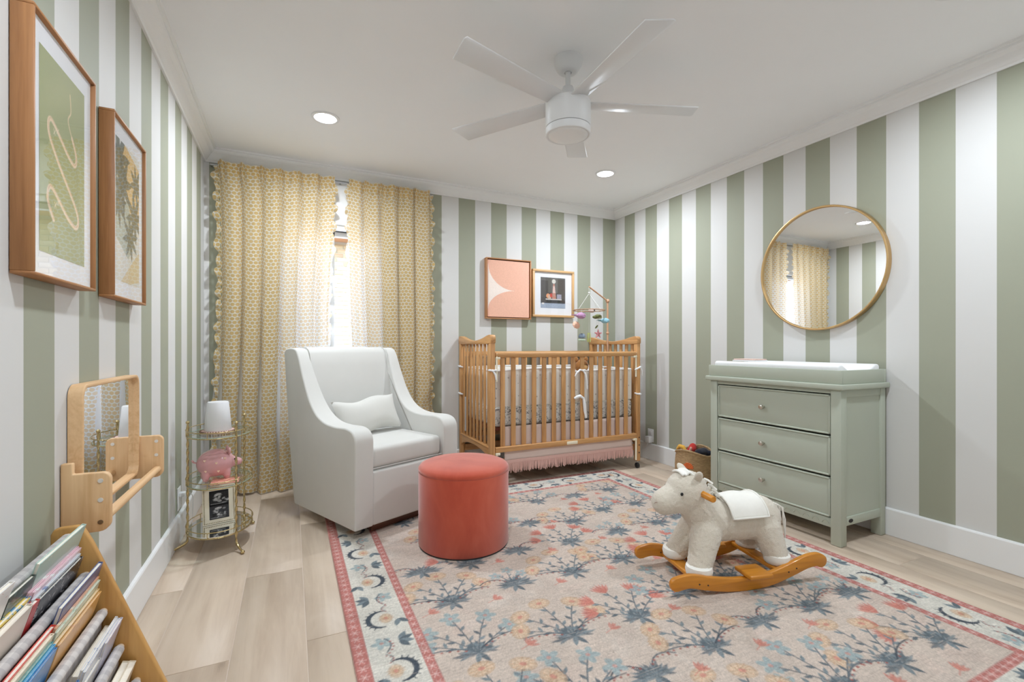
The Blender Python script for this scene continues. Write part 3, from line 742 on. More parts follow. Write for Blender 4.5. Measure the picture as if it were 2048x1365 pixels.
# ================================================================== OTTOMAN
def velvet(name, c1, c2, c3):
    t = NT(name); n = t.noise(t.obj((1, 1, .6)), 5, 4, .6, .8); n2 = t.noise(t.obj(), 700, 2)
    c = t.ramp(n, [(.3, c2), (.5, c1), (.72, c3)])
    return t.pbr(c, .75, 0, n2, .1, .001, sheen=.55, spec=.25)
MV = velvet('coral_velvet', C(196, 84, 58), C(184, 72, 48), C(206, 98, 72))
ot = thing('ottoman', 'round coral red velvet ottoman standing on the rug', 'ottoman', (1.39, 2.375, RZ))
r = .2395
MB().lathe([(0, .004), (r - .006, .004), (r, .012), (r, .385), (r - .001, .388), (0, .388)], n=72).build('side_wall', MV, ot, smooth=True)
MB().lathe([(0, .387), (r - .003, .387), (r + .001, .393), (r, .405), (r - .010, .417), (r - .035, .427), (r - .10, .434), (r - .18, .436), (0, .437)], n=72).build('top_cushion', MV, ot, smooth=True)
MB().lathe([(r - .012, .0), (r - .004, .0), (r - .004, .006), (r - .012, .006), (r - .012, 0)], n=72, caps=False).build('base_ring', plain('black_plastic', (.02, .02, .02), .5), ot, smooth=True)
# ================================================================== ROCKING HORSE
def plush():
    t = NT('plush'); n = t.noise(t.obj(), 240, 4, .7); n2 = t.noise(t.obj(), 30, 3)
    c = t.mix(n, C(214, 198, 180, 1.15), C(238, 224, 208, 1.2)); c = t.mix(t.math('MULTIPLY', n2, .3), c, C(226, 212, 196, 1.15))
    return t.pbr(c, 1, 0, n, .7, .006, sheen=.5, spec=.1)
MPL = plush(); MWP = fabric('white_plush', A(222, 216, 208, 1.3), .03, 60, .5, 400, .4)
MHO = wood('honey_wood', C(226, 150, 44), C(176, 104, 24), 'x', .35, .6, .25)
MHOy = wood('honey_wood', C(226, 150, 44), C(176, 104, 24), 'y', .35, .6, .25)
hs = thing('rocking_horse', 'cream plush rocking horse on honey coloured wooden rockers', 'rocking horse', (2.37, 1.525, RZ), math.radians(-13.3))
cl = sp([(-.352, .058), (-.29, .066), (-.2, .047), (-.1, .032), (0, .0285), (.1, .038), (.2, .066), (.28, .092), (.335, .098), (.358, .090)], 5)
hw = [.030] * len(cl)
up_, lo_ = [], []
for i, p in enumerate(cl):
    t = cl[min(i + 1, len(cl) - 1)] - cl[max(i - 1, 0)]; t.normalize(); nn = Vector((-t.y, t.x, 0)); up_.append(p + nn * .0285); lo_.append(p - nn * .0285)
def cap(c, a0, a1, k=6): return [Vector((c.x + .0285 * math.cos(a0 + (a1 - a0) * i / k), c.y + .0285 * math.sin(a0 + (a1 - a0) * i / k), 0)) for i in range(1, k)]
t0 = math.atan2((cl[1] - cl[0]).y, (cl[1] - cl[0]).x); t1 = math.atan2((cl[-1] - cl[-2]).y, (cl[-1] - cl[-2]).x)
outl = up_ + cap(cl[-1], t1 + PI / 2, t1 - PI / 2) + lo_[::-1] + cap(cl[0], t0 - PI / 2, t0 - PI * 1.5)
rk = MB().prism([(p.x, p.y) for p in outl], 'y', -.011, .011).build('rocker', MHO, hs, bevel=.004, seg=2); rk.location = (0, -.155, 0)
rk2 = inst(rk, hs, (0, .155, 0))
for q, rr in ((rk, -.0115), (rk2, -.0115)):
    for x, z in ((-.25, .052), (-.21, .044), (.185, .06), (.225, .072)): MB().lathe([(0, -.001), (.0035, -.001), (.0035, .001), (0, .001)], (x, rr, z), 10, 'y').build('screw', plain('dark_hole', (.05, .03, .02), .6), q)
for x in (-.215, .165): MB().box(x - .03, x + .03, -.144, .144, .034 if x < 0 else .052, .052 if x < 0 else .070).build('crossbar', MHOy, hs, bevel=.004)
for sg in (-1, 1): MB().box(-.035, .075, min(sg * .10, sg * .205), max(sg * .10, sg * .205), .062, .080).build('footrest', MHO, hs, bevel=.005)
hb = MB(); capsule(hb, (-.10, 0, .252), (.17, 0, .246), .098, .098, 8)
capsule(hb, (-.10, 0, .25), (-.185, 0, .36), .088, .082, 5)
hb.ball((-.205, 0, .385), (.098, .086, .098)); capsule(hb, (-.22, 0, .375), (-.315, 0, .348), .075, .058, 5)
for sg in (-1, 1):
    capsule(hb, (-.135, sg * .045, .21), (-.20, sg * .088, .085), .068, .052, 6); capsule(hb, (.165, sg * .05, .21), (.185, sg * .092, .10), .070, .052, 6)
body = blob('body', hb, MPL, hs, .006, 12, .6, .0065, .008)
for sg in (-1, 1):
    for x, z in ((-.205, .072), (.188, .088)):
        m = MB(); m.lathe([(0, -.020), (.044, -.020), (.054, -.012), (.057, .006), (.054, .022), (.040, .028), (0, .028)], n=22); m.build('hoof', MWP, hs, smooth=True, xf=Matrix.Translation((x, sg * .095, z)))
    # ears
    m = MB().ball((0, 0, 0), (.020, .012, .036)); m.build('ear', MPL, hs, smooth=True, xf=Matrix.Translation((-.185, sg * .062, .468)) @ Matrix.Rotation(sg * -.65, 4, 'X') @ Matrix.Rotation(-.35, 4, 'Y'))
    MB().ball((0, 0, 0), (.0075, .004, .0075), 12, 8).build('eye', plain('eye_black', (.01, .01, .01), .15), hs, smooth=True, xf=Matrix.Translation((-.272, sg * (.0715 if sg < 0 else .060), .400)))
    MB().tube([(-.374 + .004 * i, sg * (.02 + .004 * i), .352 + .006 * math.sin(i)) for i in range(3)], .0018, 6).build('nostril', plain('stitch', A(150, 130, 115), .9), hs, smooth=True)
MB().lathe([(0, -.150), (.012, -.150), (.0145, -.146), (.0145, .146), (.012, .150), (0, .150)], (-.172, 0, .395), 20, 'y').build('handle', MHOy, hs, smooth=True)
def drape(r0, x0, x1, a0, a1, cx=0, cz=.25, ry=1.0):
    def fn(u, v):
        a = a0 + (a1 - a0) * v; x = x0 + (x1 - x0) * u; rr = r0 + .003 * math.sin(9 * u) * math.sin(7 * v); return (x, math.sin(a) * rr * ry, cz + math.cos(a) * rr)
    return fn
MB().grid(drape(.112, -.045, .135, -1.25, 1.25), 16, 26).build('saddle', MWP, hs, smooth=True, solid=.009, recalc=False)
ed = [drape(.117, -.045, .135, -1.25, 1.25)(u, v) for u, v in [(i / 10, 0) for i in range(10)] + [(1, i / 14) for i in range(14)] + [(1 - i / 10, 1) for i in range(10)] + [(0, 1 - i / 14) for i in range(14)]]
MB().tube(ed, .0045, 8, closed=True).build('saddle_edging', MWP, hs, smooth=True)
def mane(u, v):
    a = -.42 + .84 * v; x = -.250 + .058 * u; return (x, math.sin(a) * .098, .378 + math.cos(a) * .108 - abs(x + .215) * .25 + .004 * math.sin(12 * u))
MB().grid(mane, 10, 14).build('forelock', MWP, hs, smooth=True, solid=.008, recalc=False)
m = MB()
for i in range(12):
    y = .016 * math.sin(i * 2.1); m.tube([(.262 + .004 * math.cos(i), y, .30), (.285 + .003 * math.sin(i * 3), y * 1.3, .285), (.290 + .006 * math.sin(i), y * 1.7, .23), (.292, y * 2, .15 + .02 * math.sin(i * 1.7))], .0032, 6)
m.build('tail', MWP, hs, smooth=True)
m = MB()
for i in range(9): m.tube([(-.125 + i * .010, .0, .452 - i * .013), (-.118 + i * .010, .018 * (-1) ** i, .450 - i * .0135), (-.105 + i * .010, .034 * (-1) ** i, .438 - i * .0145)], .005, 6)
m.build('mane', MWP, hs, smooth=True)
# ================================================================== DRESSER
MD = plain('sage_paint', C(184, 190, 174, 1.0), .42, .012, 6, spec=.45)
x0, x1, ya, yb = 3.14, 3.555, 1.462, 2.297
dr = thing('dresser', 'sage green three-drawer dresser standing against the striped wall', 'dresser', ((x0 + x1) / 2, (ya + yb) / 2, 0), world_parts=True)
for (px, py) in ((x0, ya), (x0, yb - .052), (x1 - .045, ya), (x1 - .045, yb - .052)):
    MB().box(px, px + (.052 if px == x0 else .045), py, py + .052, .001, .823).build('leg', MD, dr, bevel=.003)
for py in (ya + .010, yb - .028):
    MB().box(x0 + .05, x1 - .043, py, py + .018, .105, .823).build('side_panel', MD, dr)
for py in (ya + .003, yb - .021):
    MB().box(x0 + .05, x1 - .043, py, py + .02, .105, .150).build('side_rail', MD, dr, bevel=.002); MB().box(x0 + .05, x1 - .043, py, py + .02, .783, .823).build('side_rail', MD, dr, bevel=.002)
MB().box(x0 + .03, x1 - .01, ya + .05, yb - .05, .095, .11).box(x1 - .015, x1 - .005, ya + .04, yb - .04, .1, .82).build('carcass', MD, dr)
MB().box(x0 + .008, x0 + .03, ya + .05, yb - .05, .800, .823).build('top_rail', MD, dr, bevel=.002)
MB().box(x0 - .018, x1 + .010, ya - .018, yb + .030, .823, .853).build('top', MD, dr, bevel=.005, seg=2)
kn = metal('brushed_nickel', (.62, .58, .52), .3)
for zb, zt in ((.583, .794), (.362, .573), (.141, .352)):
    a, b = ya + .056, yb - .056
    d = MB().box(x0 + .010, x0 + .030, a, b, zb, zt).build('drawer', MD, dr, bevel=.002)
    # raised bead around the drawer front
    e = .010
    MB().box(x0 + .004, x0 + .012, a, b, zt - e, zt).box(x0 + .004, x0 + .012, a, b, zb, zb + e).box(x0 + .004, x0 + .012, a, a + e, zb, zt).box(x0 + .004, x0 + .012, b - e, b, zb, zt).build('bead', MD, d, bevel=.003)
    zc = (zb + zt) / 2; k = MB().lathe([(0, .012), (.0075, .012), (.0075, -.008), (.0125, -.012), (.0145, -.018), (.0135, -.026), (.009, -.0285), (0, -.029)], (x0 + .004, 1.908, zc - .004), 20, 'x'); k.build('knob', kn, d, smooth=True)
ap = MB().box(x0 + .012, x0 + .030, ya + .05, yb - .05, .086, .136).build('apron', MD, dr, bevel=.002)
sc_ = None
for i in range(13):
    y = ya + .085 + i * .053
    p = [(y + .019 * math.cos(q), .106 + .019 * math.sin(q)) for q in np.linspace(0, PI, 10)]; p = [(a, b - .004) for a, b in p] + [(y - .015 + .0, .100), (y + .015, .100)][::1]
    arc = [(x0 + .0115, y + .018 * math.cos(q), .100 + .018 * math.sin(q)) for q in np.linspace(.1, PI * .92, 10)]
    MB().tube(arc, .0030, 6).build('scallop', MD, ap, smooth=True)
MB().lathe([(0, -.0015), (.016, -.0015), (.016, .001), (0, .001)], (0, 0, 0), 24, 'y').build('badge', plain('badge_black', (.008, .008, .009), .55), dr, xf=Matrix.Translation((x0 + .092, ya + .0025, .128)) @ Matrix.Diagonal((1.15, 1, .62, 1)), label='small black oval maker badge')
# changing tray and pad
tr = thing('changing_tray', 'sage green changing tray sitting on top of the dresser', 'tray', (3.35, 1.885, .8535), world_parts=True)
tx0, tx1, ty0, ty1 = x0 - .004, x1 - .002, ya - .004, yb + .012
for (a, b, c, d) in ((tx0, tx0 + .016, ty0, ty1), (tx1 - .016, tx1, ty0, ty1), (tx0 + .016, tx1 - .016, ty0, ty0 + .016), (tx0 + .016, tx1 - .016, ty1 - .016, ty1)):
    MB().box(a, b, c, d, .8535, .926).build('tray_side', MD, tr, bevel=.002)
MB().box(tx0 + .015, tx1 - .015, ty0 + .015, ty1 - .015, .8537, .862).build('tray_floor', MD, tr)
MPad = fabric('white_quilt', A(222, 224, 226, 1.3), .01, 30, .4, 300, .1)
pad = MB(); pr = [(3.160, .864), (3.532, .864), (3.536, .944), (3.524, .954), (3.500, .953), (3.42, .912), (3.345, .902), (3.27, .912), (3.19, .953), (3.168, .954), (3.156, .944)]
pad.prism(pr, 'y', 1.482, 2.278); po = pad.build('changing_pad', MPad, None, bevel=.012, seg=3, loc=(3.345, 1.88, .864))
tag(po, 'white contoured changing pad lying in the sage tray', 'changing pad')
cloth = thing('folded_cloth', 'small folded pink patterned cloth lying on the changing pad', 'cloth', (3.235, 2.06, .945), world_parts=True)
MCl = plain('pink_print', C(232, 200, 186), .9, .25, 60)
for i in range(2): MB().box(3.172 + .006 * i, 3.30 - .004 * i, 1.99 + .003 * i, 2.15 - .004 * i, .9560 + i * .008, .9560 + i * .008 + .0075).build('fold', MCl if i == 1 else MPad, cloth, bevel=.003, seg=2)
# ================================================================== ROUND MIRROR
rm = thing('round_mirror', 'large round wall mirror with a thin brass frame above the dresser', 'mirror', (W - .002, 1.828, 1.542))
MBr = metal('brushed_brass', (.62, .42, .20), .32)
R0 = .388
MB().lathe([(R0 - .010, -.034), (R0 - .004, -.036), (R0, -.034), (R0 + .001, -.002), (R0 - .012, -.002), (R0 - .012, -.030), (R0 - .010, -.034)], n=96, axis='x', caps=False).build('frame', MBr, rm, smooth=True)
MB().lathe([(0, -.022), (R0 - .010, -.022), (R0 - .010, -.004), (0, -.004)], n=96, axis='x').build('mirror_glass', mirror_mat(), rm)
# ================================================================== CRIB
OAK_L, OAK_D = C(222, 170, 112), C(168, 114, 64)
OZ = wood('oak', OAK_L, OAK_D, 'z', .42, 1, .1); OX = wood('oak', OAK_L, OAK_D, 'x', .42, 1, .1); OY = wood('oak', OAK_L, OAK_D, 'y', .42, 1, .1)
MCr = plain('cream_plastic', A(226, 214, 190, 1.25), .4, .02)
MBlk = plain('black_rubber', (.015, .015, .016), .45)
LX, RX, FY, BY = 1.897, 3.262, 3.190, 3.858        # post centres
crib = thing('crib', 'oak wooden baby crib with slatted sides on casters in the room corner', 'crib', ((LX + RX) / 2, (FY + BY) / 2, 0), world_parts=True)
def place(src, x, y, z, par):
    o = inst(src, par); o.location = Vector((x, y, z)) - ORG[crib]; return o
post = None
for x in (LX, RX):
    for y in (FY, BY):
        MB().box(x - .019, x + .019, y - .022, y + .022, .062, 1.09).build('post', OZ, crib, bevel=.004)
        cs = MB().tube([(x, y, .065), (x, y, .040)], .005, 8).tube([(x, y, .045), (x - .008, y - .012, .036), (x - .008, y - .012, .026)], .004, 6).build('caster', metal('caster_steel', (.55, .55, .56), .3), crib, smooth=True)
        MB().lathe([(0, -.012), (.018, -.012), (.0235, -.008), (.0235, .008), (.018, .012), (0, .012)], (x - .008, y - .012, .0240), 24, 'x').build('wheel', MBlk, cs, smooth=True)
for x in (LX, RX):
    # shaped head rail with a dip in the middle and rounded shoulders
    top = sp([(FY - .026, 1.075), (FY - .026, 1.12), (FY - .005, 1.138), (FY + .05, 1.134), (FY + .16, 1.112), ((FY + BY) / 2, 1.096), (BY - .16, 1.112), (BY - .05, 1.134), (BY + .005, 1.138), (BY + .026, 1.12), (BY + .026, 1.075)], 6)
    MB().prism([(p.x, p.y) for p in top] + [(BY - .05, 1.068), (FY + .05, 1.068)], 'x', x - .022, x + .022).build('end_rail', OY, crib, bevel=.005, seg=2, ang=25)
    bot = [(FY + .02, .305), (BY - .02, .305), (BY - .02, .205)] + [(BY - .02 - (BY - FY - .04) * t, .205 + .055 * math.sin(PI * t) ** .6) for t in np.linspace(.08, .92, 14)] + [(FY + .02, .205)]
    MB().prism(bot, 'x', x - .014, x + .014).build('end_rail', OY, crib, bevel=.003)
    MB().prism([(FY + .02, .292), (BY - .02, .292), (BY - .02, .302), (FY + .02, .302)], 'x', x - .020, x + .020).build('bead_rail', OY, crib, bevel=.003)
    s0 = None
    for i in range(8):
        y = FY + .022 + (BY - FY - .044) * (i + .5) / 8
        if s0 is None: s0 = MB().box(-.007, .007, -.016, .016, 0, .77).build('slat', OZ, crib, bevel=.003, local=True); s0.location = Vector((x, y, .302)) - ORG[crib]
        else: place(s0, x, y, .302, crib)
# drop side at the front, fixed side at the back
for y, nm in ((FY - .008, 'front'), (BY - .002, 'back')):
    dz = 0 if nm == 'front' else .0
    MB().prism([(y - .018, .968), (y + .016, .968), (y + .018, .985), (y + .014, 1.002), (y - .004, 1.008), (y - .020, 1.002), (y - .022, .985)], 'x', LX + .022, RX - .022).build('side_rail', OX, crib, bevel=.003, ang=20)
    MB().box(LX + .022, RX - .022, y - .016, y + .014, .262, .302).build('side_rail', OX, crib, bevel=.003)
    s0 = None
    for i in range(14):
        x = 1.981 + i * .0887
        if s0 is None: s0 = MB().box(-.0185, .0185, -.006, .006, 0, .669).build('slat', OZ, crib, bevel=.0025, local=True); s0.location = Vector((x, y, .3005)) - ORG[crib]
        else: place(s0, x, y, .3005, crib)
for x in (LX + .040, RX - .040):
    for z in (.955, .243): MB().box(x - .018, x + .018, FY - .030, FY + .006, z, z + .017).build('rail_guide', MCr, crib, bevel=.003)
for x in (LX + .030, RX - .030):
    MB().tube([(x, FY - .022, .245), (x, FY - .022, .075)], .0085, 8).build('guide_rod', MCr, crib, smooth=True); MB().tube([(x, FY - .022, 1.0), (x, FY - .022, .79)], .0075, 8).build('guide_rod', MCr, crib, smooth=True)
MB().box(2.535, 2.635, FY - .028, FY - .0235, .268, .293).build('badge', MCr, crib, bevel=.006, label='cream plastic plate on the lower rail')
for x, z in ((RX + .004, .20), (RX + .004, .265), (RX + .004, .135)): MB().lathe([(0, -.002), (.006, -.002), (.006, .002), (0, .002)], (x, FY - .023, z), 12, 'y').build('bolt', plain('bolt_dark', (.06, .04, .03), .4), crib)
MB().box(LX - .002, LX + .014, BY - .10, BY - .075, .33, .62).build('hanger_strip', plain('hanger_white', (.6, .6, .6), .4, .3, 300), crib)
MB().box(LX + .025, RX - .025, FY + .045, BY - .03, .415, .440).build('mattress_support', wood('red_brown', A(120, 62, 44), A(70, 34, 26), 'x'), crib)
for y in (FY + .02, BY - .02): MB().box(LX + .02, RX - .02, y - .012, y + .012, .150, .205).build('stabiliser_bar', OX, crib, bevel=.003)
# mattress with printed sheet
def toile():
    t = NT('toile_print'); n = t.noise(t.obj(), 26, 6, .7, 2.5); n2 = t.noise(t.obj(), 9, 2)
    f = t.math('MULTIPLY', t.math('GREATER_THAN', n, .54), t.math('GREATER_THAN', n2, .42))
    return t.pbr(t.mix(t.math('MULTIPLY', f, .8), C(226, 223, 216), C(96, 100, 104)), .9, 0, n, .1, .002)
mt = tag(MB().box(LX + .028, RX - .028, FY + .024, BY - .024, .441, .592).build('crib_mattress', toile(), None, bevel=.03, seg=4, loc=((LX + RX) / 2, (FY + BY) / 2, .441)), 'crib mattress in a grey toile print sheet', 'mattress')
# bumper: quilted panels inside the rails with tie ribbons
def tiny():
    t = NT('bumper_print'); v = t.n('TexVoronoi'); v.inputs['Scale'].default_value = 24; t.l(t.obj(), v.inputs['Vector']); n = t.noise(t.obj(), 90, 3)
    f = t.math('MULTIPLY', t.math('LESS_THAN', v.outputs['Distance'], .17), t.math('GREATER_THAN', n, .45))
    return t.pbr(t.mix(t.math('MULTIPLY', f, .6), A(224, 219, 211, 1.25), A(150, 140, 134, 1.1)), .9, 0, n, .15, .002, sheen=.1)
MTi = tiny(); MTie = fabric('white_ribbon', A(226, 224, 220, 1.3), .02)
bp_ = thing('crib_bumper', 'white printed crib bumper tied to the slats with ribbons', 'bumper', ((LX + RX) / 2, (FY + BY) / 2, .594), world_parts=True)
def panel(p0, p1, zt0, zt1, th, wave=0, name='panel'):
    p0, p1 = Vector(p0), Vector(p1); d = p1 - p0; nrm = Vector((-d.y, d.x, 0)).normalized()
    m = MB()
    for sg in (-1, 1):
        def fn(u, v, sg=sg):
            zt = zt0 + (zt1 - zt0) * u + wave * math.sin(PI * u); z = .596 + v * (zt - .596); e = min(1, 4 * min(v, 1 - v) + .15, 12 * min(u, 1 - u) + .3)
            q = p0 + d * u + nrm * (sg * th * e + .003 * math.sin(23 * u)); return (q.x, q.y, z)
        m.grid(fn, 30, 8)
    o = m.build(name, MTi, bp_, smooth=True)
    def tp(u): q = p0 + d * u; return (q.x, q.y, zt0 + (zt1 - zt0) * u + wave * math.sin(PI * u))
    MB().tube([tp(i / 20) for i in range(21)], .006, 8).build('binding', MTie, o, smooth=True)
yi, yo = FY + .030, BY - .034
panel((LX + .04, yi, 0), (2.62, yi, 0), .862, .872, .010, .012); panel((2.64, yi, 0), (RX - .04, yi, 0), .846, .852, .010, .004)
panel((LX + .04, yo, 0), (2.6, yo, 0), .87, .87, .010, .008); panel((2.62, yo, 0), (RX - .04, yo, 0), .87, .86, .010, .004)
panel((LX + .034, yi + .012, 0), (LX + .034, yo - .012, 0), .865, .865, .010); panel((RX - .034, yi + .012, 0), (RX - .034, yo - .012, 0), .855, .86, .010)
def ribbon(p, dirs, w=.008):
    t = MB().ball(p, (.011, .009, .010), 10, 6)
    for path in dirs:
        pts = [Vector(p) + Vector(q) for q in path]; rr = [w * (.5 + .5 * math.sin(PI * min(1, .15 + .75 * i / (len(pts) - 1)))) for i in range(len(pts))]
        t.tube(pts, rr, 8)
    t.build('tie', MTie, bp_, smooth=True)
yf = FY - .024
ribbon((2.690, yf, .855), [[(0, 0, 0), (-.035, -.006, .008), (-.065, -.004, -.018), (-.078, 0, -.045)], [(0, 0, 0), (.018, -.005, -.03), (.030, -.006, -.08), (.038, -.004, -.15)], [(0, 0, 0), (.02, .006, .004), (.03, .02, .0)]])
ribbon((2.690, yf, .632), [[(0, 0, 0), (-.035, -.006, .020), (-.065, -.004, .012), (-.085, 0, .002)], [(0, 0, 0), (.006, -.005, -.04), (.012, -.006, -.10), (.026, -.004, -.16)]], .013)
ribbon((LX - .003, FY - .027, .872), [[(0, 0, 0), (.02, -.002, -.03), (.028, 0, -.07)], [(0, 0, 0), (.03, .002, .002), (.04, .015, 0)], [(0, 0, 0), (-.02, .006, .004), (-.023, .03, .003)]])
ribbon((RX + .012, FY - .027, .872), [[(0, 0, 0), (.018, 0, -.03), (.022, .004, -.075)], [(0, 0, 0), (-.035, -.002, -.012), (-.055, .005, -.022)]])
ribbon((RX + .006, FY - .027, .640), [[(0, 0, 0), (-.03, -.001, .002), (-.05, .005, .012)], [(0, 0, 0), (.018, .008, -.003), (.02, .02, -.004)]])
for z in (.878, .645): ribbon((LX - .024, BY - .02, z), [[(0, 0, 0), (0, -.02, -.002), (.01, -.045, -.003)], [(0, 0, 0), (-.001, .03, .002), (.01, .045, .0)]])
# bed skirt with fringe
sk = thing('bed_skirt', 'pale pink crib skirt with a fringed hem hanging below the mattress', 'bed skirt', (2.6, FY + .018, .1), world_parts=True)
MSk = fabric('pink_linen', A(202, 182, 172, 1.25), .03, 12, .3, 800, .1); MFr = fabric('pink_fringe', A(204, 166, 156, 1.25), .06, 60, .3, 500, .1)
def skf(u, v): x = 2.0 + u * 1.205; return (x, FY + .0075 + .004 * math.sin(17 * u) - .030 * max(0, (1 - v) - .55) , .185 + v * .262)
MB().grid(skf, 60, 10).build('skirt_panel', MSk, sk, smooth=True, solid=.002, recalc=False)
def trimf(u, v): x, y, z = skf(u, 0); return (x, y - .002, .162 + v * .034)
MB().grid(trimf, 60, 3).build('hem_band', MFr, sk, smooth=True, solid=.003, recalc=False)
m = MB(); R = random.Random(3)
for i in range(190):
    u = (i + .5) / 190; x, y, z = skf(u, 0); a = R.uniform(-.006, .006); L = R.uniform(.058, .078)
    m.tube([(x, y - .003, .172), (x + a * .4, y - .006 + R.uniform(-.002, .002), .172 - L * .5), (x + a, y - .004 + R.uniform(-.004, .003), .172 - L)], [.0030, .0036, .0026], 5)
fo = m.build('fringe', MFr, sk, smooth=True); fo['kind'] = 'stuff'
# teddy
MTb = plain('brown_fur', A(140, 92, 44), 1, .3, 60, .8, 300, sheen=.3)
td = thing('teddy_bear', 'brown plush bear sitting inside the crib', 'plush toy', (3.00, 3.66, .594))
tb = MB().ball((0, 0, .11), (.075, .065, .11)); tb.ball((0, -.005, .275), (.070, .062, .062)); capsule(tb, (-.06, -.02, .18), (-.09, -.06, .10), .026, .026); capsule(tb, (.06, -.02, .18), (.09, -.06, .10), .026, .026)
capsule(tb, (-.05, -.04, .04), (-.07, -.12, .036), .034, .032); capsule(tb, (.05, -.04, .04), (.07, -.12, .036), .034, .032)
blob('bear_body', tb, MTb, td, .008, 5, .5, .008, .012)
for s in (-1, 1):
    MB().ball((s * .055, 0, .335), (.024, .014, .024), 14, 8).build('ear', MTb, td, smooth=True); MB().ball((s * .024, -.062, .285), .006, 8, 6).build('eye', MBlk, td, smooth=True)
MB().ball((0, -.066, .265), (.026, .022, .020), 12, 8).build('muzzle', plain('tan_fur', A(190, 150, 100), 1, .2, 60), td, smooth=True)
# ------------------------------------------------------------------ mobile
MDw = wood('beech', C(214, 168, 134), C(186, 138, 104), 'z', .5)
mo = thing('crib_mobile', 'wooden crib mobile hung with felt sea animals', 'mobile', (RX, 3.56, .86), world_parts=True)
px, py = RX - .004, 3.56
MB().tube([(px - .030, py, .80), (px - .030, py, 1.475)], .0085, 12).build('post', MDw, mo, smooth=True)
MB().box(px - .042, px - .020, py - .02, py + .02, .80, .86).build('clamp', MDw, mo, bevel=.006); MB().lathe([(0, -.02), (.014, -.018), (.018, -.008), (.014, .004), (0, .004)], (px - .045, py, .84), 16, 'x').build('knob', MDw, mo, smooth=True)
MB().ball((px - .030, py, 1.475), .019).build('ball_joint', MDw, mo, smooth=True); MB().ball((px - .030, py, 1.175), .015).build('ball_joint', MDw, mo, smooth=True)
tip = Vector((2.978, 3.50, 1.588)); MB().tube([(px - .030, py, 1.475), tip], .0070, 10).build('arm', MDw, mo, smooth=True)
MCd = plain('cord_white', (.75, .74, .70), .9)
rz = 1.376; MB().tube([(tip.x + .142 * math.cos(a), tip.y + .142 * math.sin(a), rz) for a in np.linspace(0, 2 * PI, 48, endpoint=False)], .0048, 8, closed=True).build('ring', wood('beech_dark', C(190, 150, 116), C(150, 112, 80), 'x'), mo, smooth=True)
m = MB().tube([tip, tip - Vector((0, 0, .05))], .0018, 5); m.ball(tip - Vector((0, 0, .055)), .009, 10, 6)
for a in (.3, 1.9, 3.4, 4.9): m.tube([tip - Vector((0, 0, .06)), (tip.x + .142 * math.cos(a), tip.y + .142 * math.sin(a), rz)], .0013, 4)
m.build('cords', MCd, mo, smooth=True)
def felt(n, c): return fabric('felt_' + n, c, .06, 40, .4, 300, .2)
def hang(a, dz, rad=.142):
    p = Vector((tip.x + rad * math.cos(a), tip.y + rad * math.sin(a), rz - dz)); MB().tube([p, (p.x, p.y, rz)], .0010, 4).build('thread', MCd, mo, smooth=True); return p
def fish(name, p, col, L, rot, tailc=None, label=None):
    m = MB(); X = Matrix.Translation(p) @ Matrix.Rotation(rot, 4, 'Z')
    m.ball((0, 0, 0), (L * .42, L * .22, L * .24)); capsule(m, (L * .25, 0, 0), (L * .62, 0, .0), L * .12, L * .045); m.ball((L * .66, L * .13, .005), (L * .09, L * .14, L * .03)); m.ball((L * .66, -L * .13, .005), (L * .09, L * .14, L * .03))
    m.ball((-L * .05, -L * .26, -L * .1), (L * .1, L * .14, L * .03)); m.ball((-L * .05, L * .26, -L * .1), (L * .1, L * .14, L * .03))
    o = m.build(name, felt(name, col), mo, smooth=True, xf=X); o['label'] = label
fish('whale', hang(5.6, .095), A(140, 178, 190, 1.2), .10, PI - .25, label='pale blue felt whale')
fish('narwhal', hang(3.6, .055), A(170, 130, 160, 1.2), .12, PI + .1, label='mauve felt whale')
p = hang(5.0, .06, .10); MB().ball((0, 0, 0), (.036, .030, .020)).ball((-.042, 0, -.006), (.016, .012, .012)).ball((.0, -.03, -.014), (.012, .026, .006)).ball((.0, .03, -.014), (.012, .026, .006)).build('turtle', felt('olive', A(96, 98, 60)), mo, smooth=True, xf=Matrix.Translation(p), label='olive felt turtle')
p = hang(3.2, .135); 
m = MB()
for q in range(8): m.ball((.020 * math.cos(q * .785), .020 * math.sin(q * .785), 0), (.018, .018, .009), 10, 6)
m.build('flower', felt('peach', A(214, 170, 146, 1.25)), mo, smooth=True, xf=Matrix.Translation(p) @ Matrix.Rotation(1.2, 4, 'X'), label='peach felt flower')
p = hang(3.5, .235, .11); MB().lathe([(0, .026), (.022, .020), (.032, .0), (.030, -.014), (.012, -.018), (0, -.016)], n=20).build('jellyfish', felt('slate', A(116, 128, 142, 1.1)), mo, smooth=True, xf=Matrix.Translation(p), label='slate grey felt jellyfish')
MB().ball((0, 0, -.034), (.036, .03, .013)).build('shell', felt('mint', A(176, 190, 168, 1.2)), mo, smooth=True, xf=Matrix.Translation(p))
p = hang(5.2, .215, .09); m = MB()
for q in range(5): capsule(m, (0, 0, 0), (.034 * math.cos(q * 1.257 + .3), 0, .034 * math.sin(q * 1.257 + .3)), .012, .006, 4)
m.build('starfish', felt('rose', A(206, 140, 144, 1.2)), mo, smooth=True, xf=Matrix.Translation(p), label='rose pink felt starfish')
p = hang(5.35, .15, .07); MB().ball((0, 0, 0), (.008, .004, .022), 10, 6).build('leaf', felt('leaf', A(110, 120, 70)), mo, smooth=True, xf=Matrix.Translation(p) @ Matrix.Rotation(.8, 4, 'Y'))
p = hang(4.4, .01, .08); MB().ball((0, 0, 0), (.034, .026, .018)).build('ray', felt('blush', A(206, 182, 172, 1.2)), mo, smooth=True, xf=Matrix.Translation(p)); MB().ball((.012, -.018, .004), .010, 10, 6).build('ray_eye', felt('black', (.02, .02, .02)), mo, smooth=True, xf=Matrix.Translation(p))
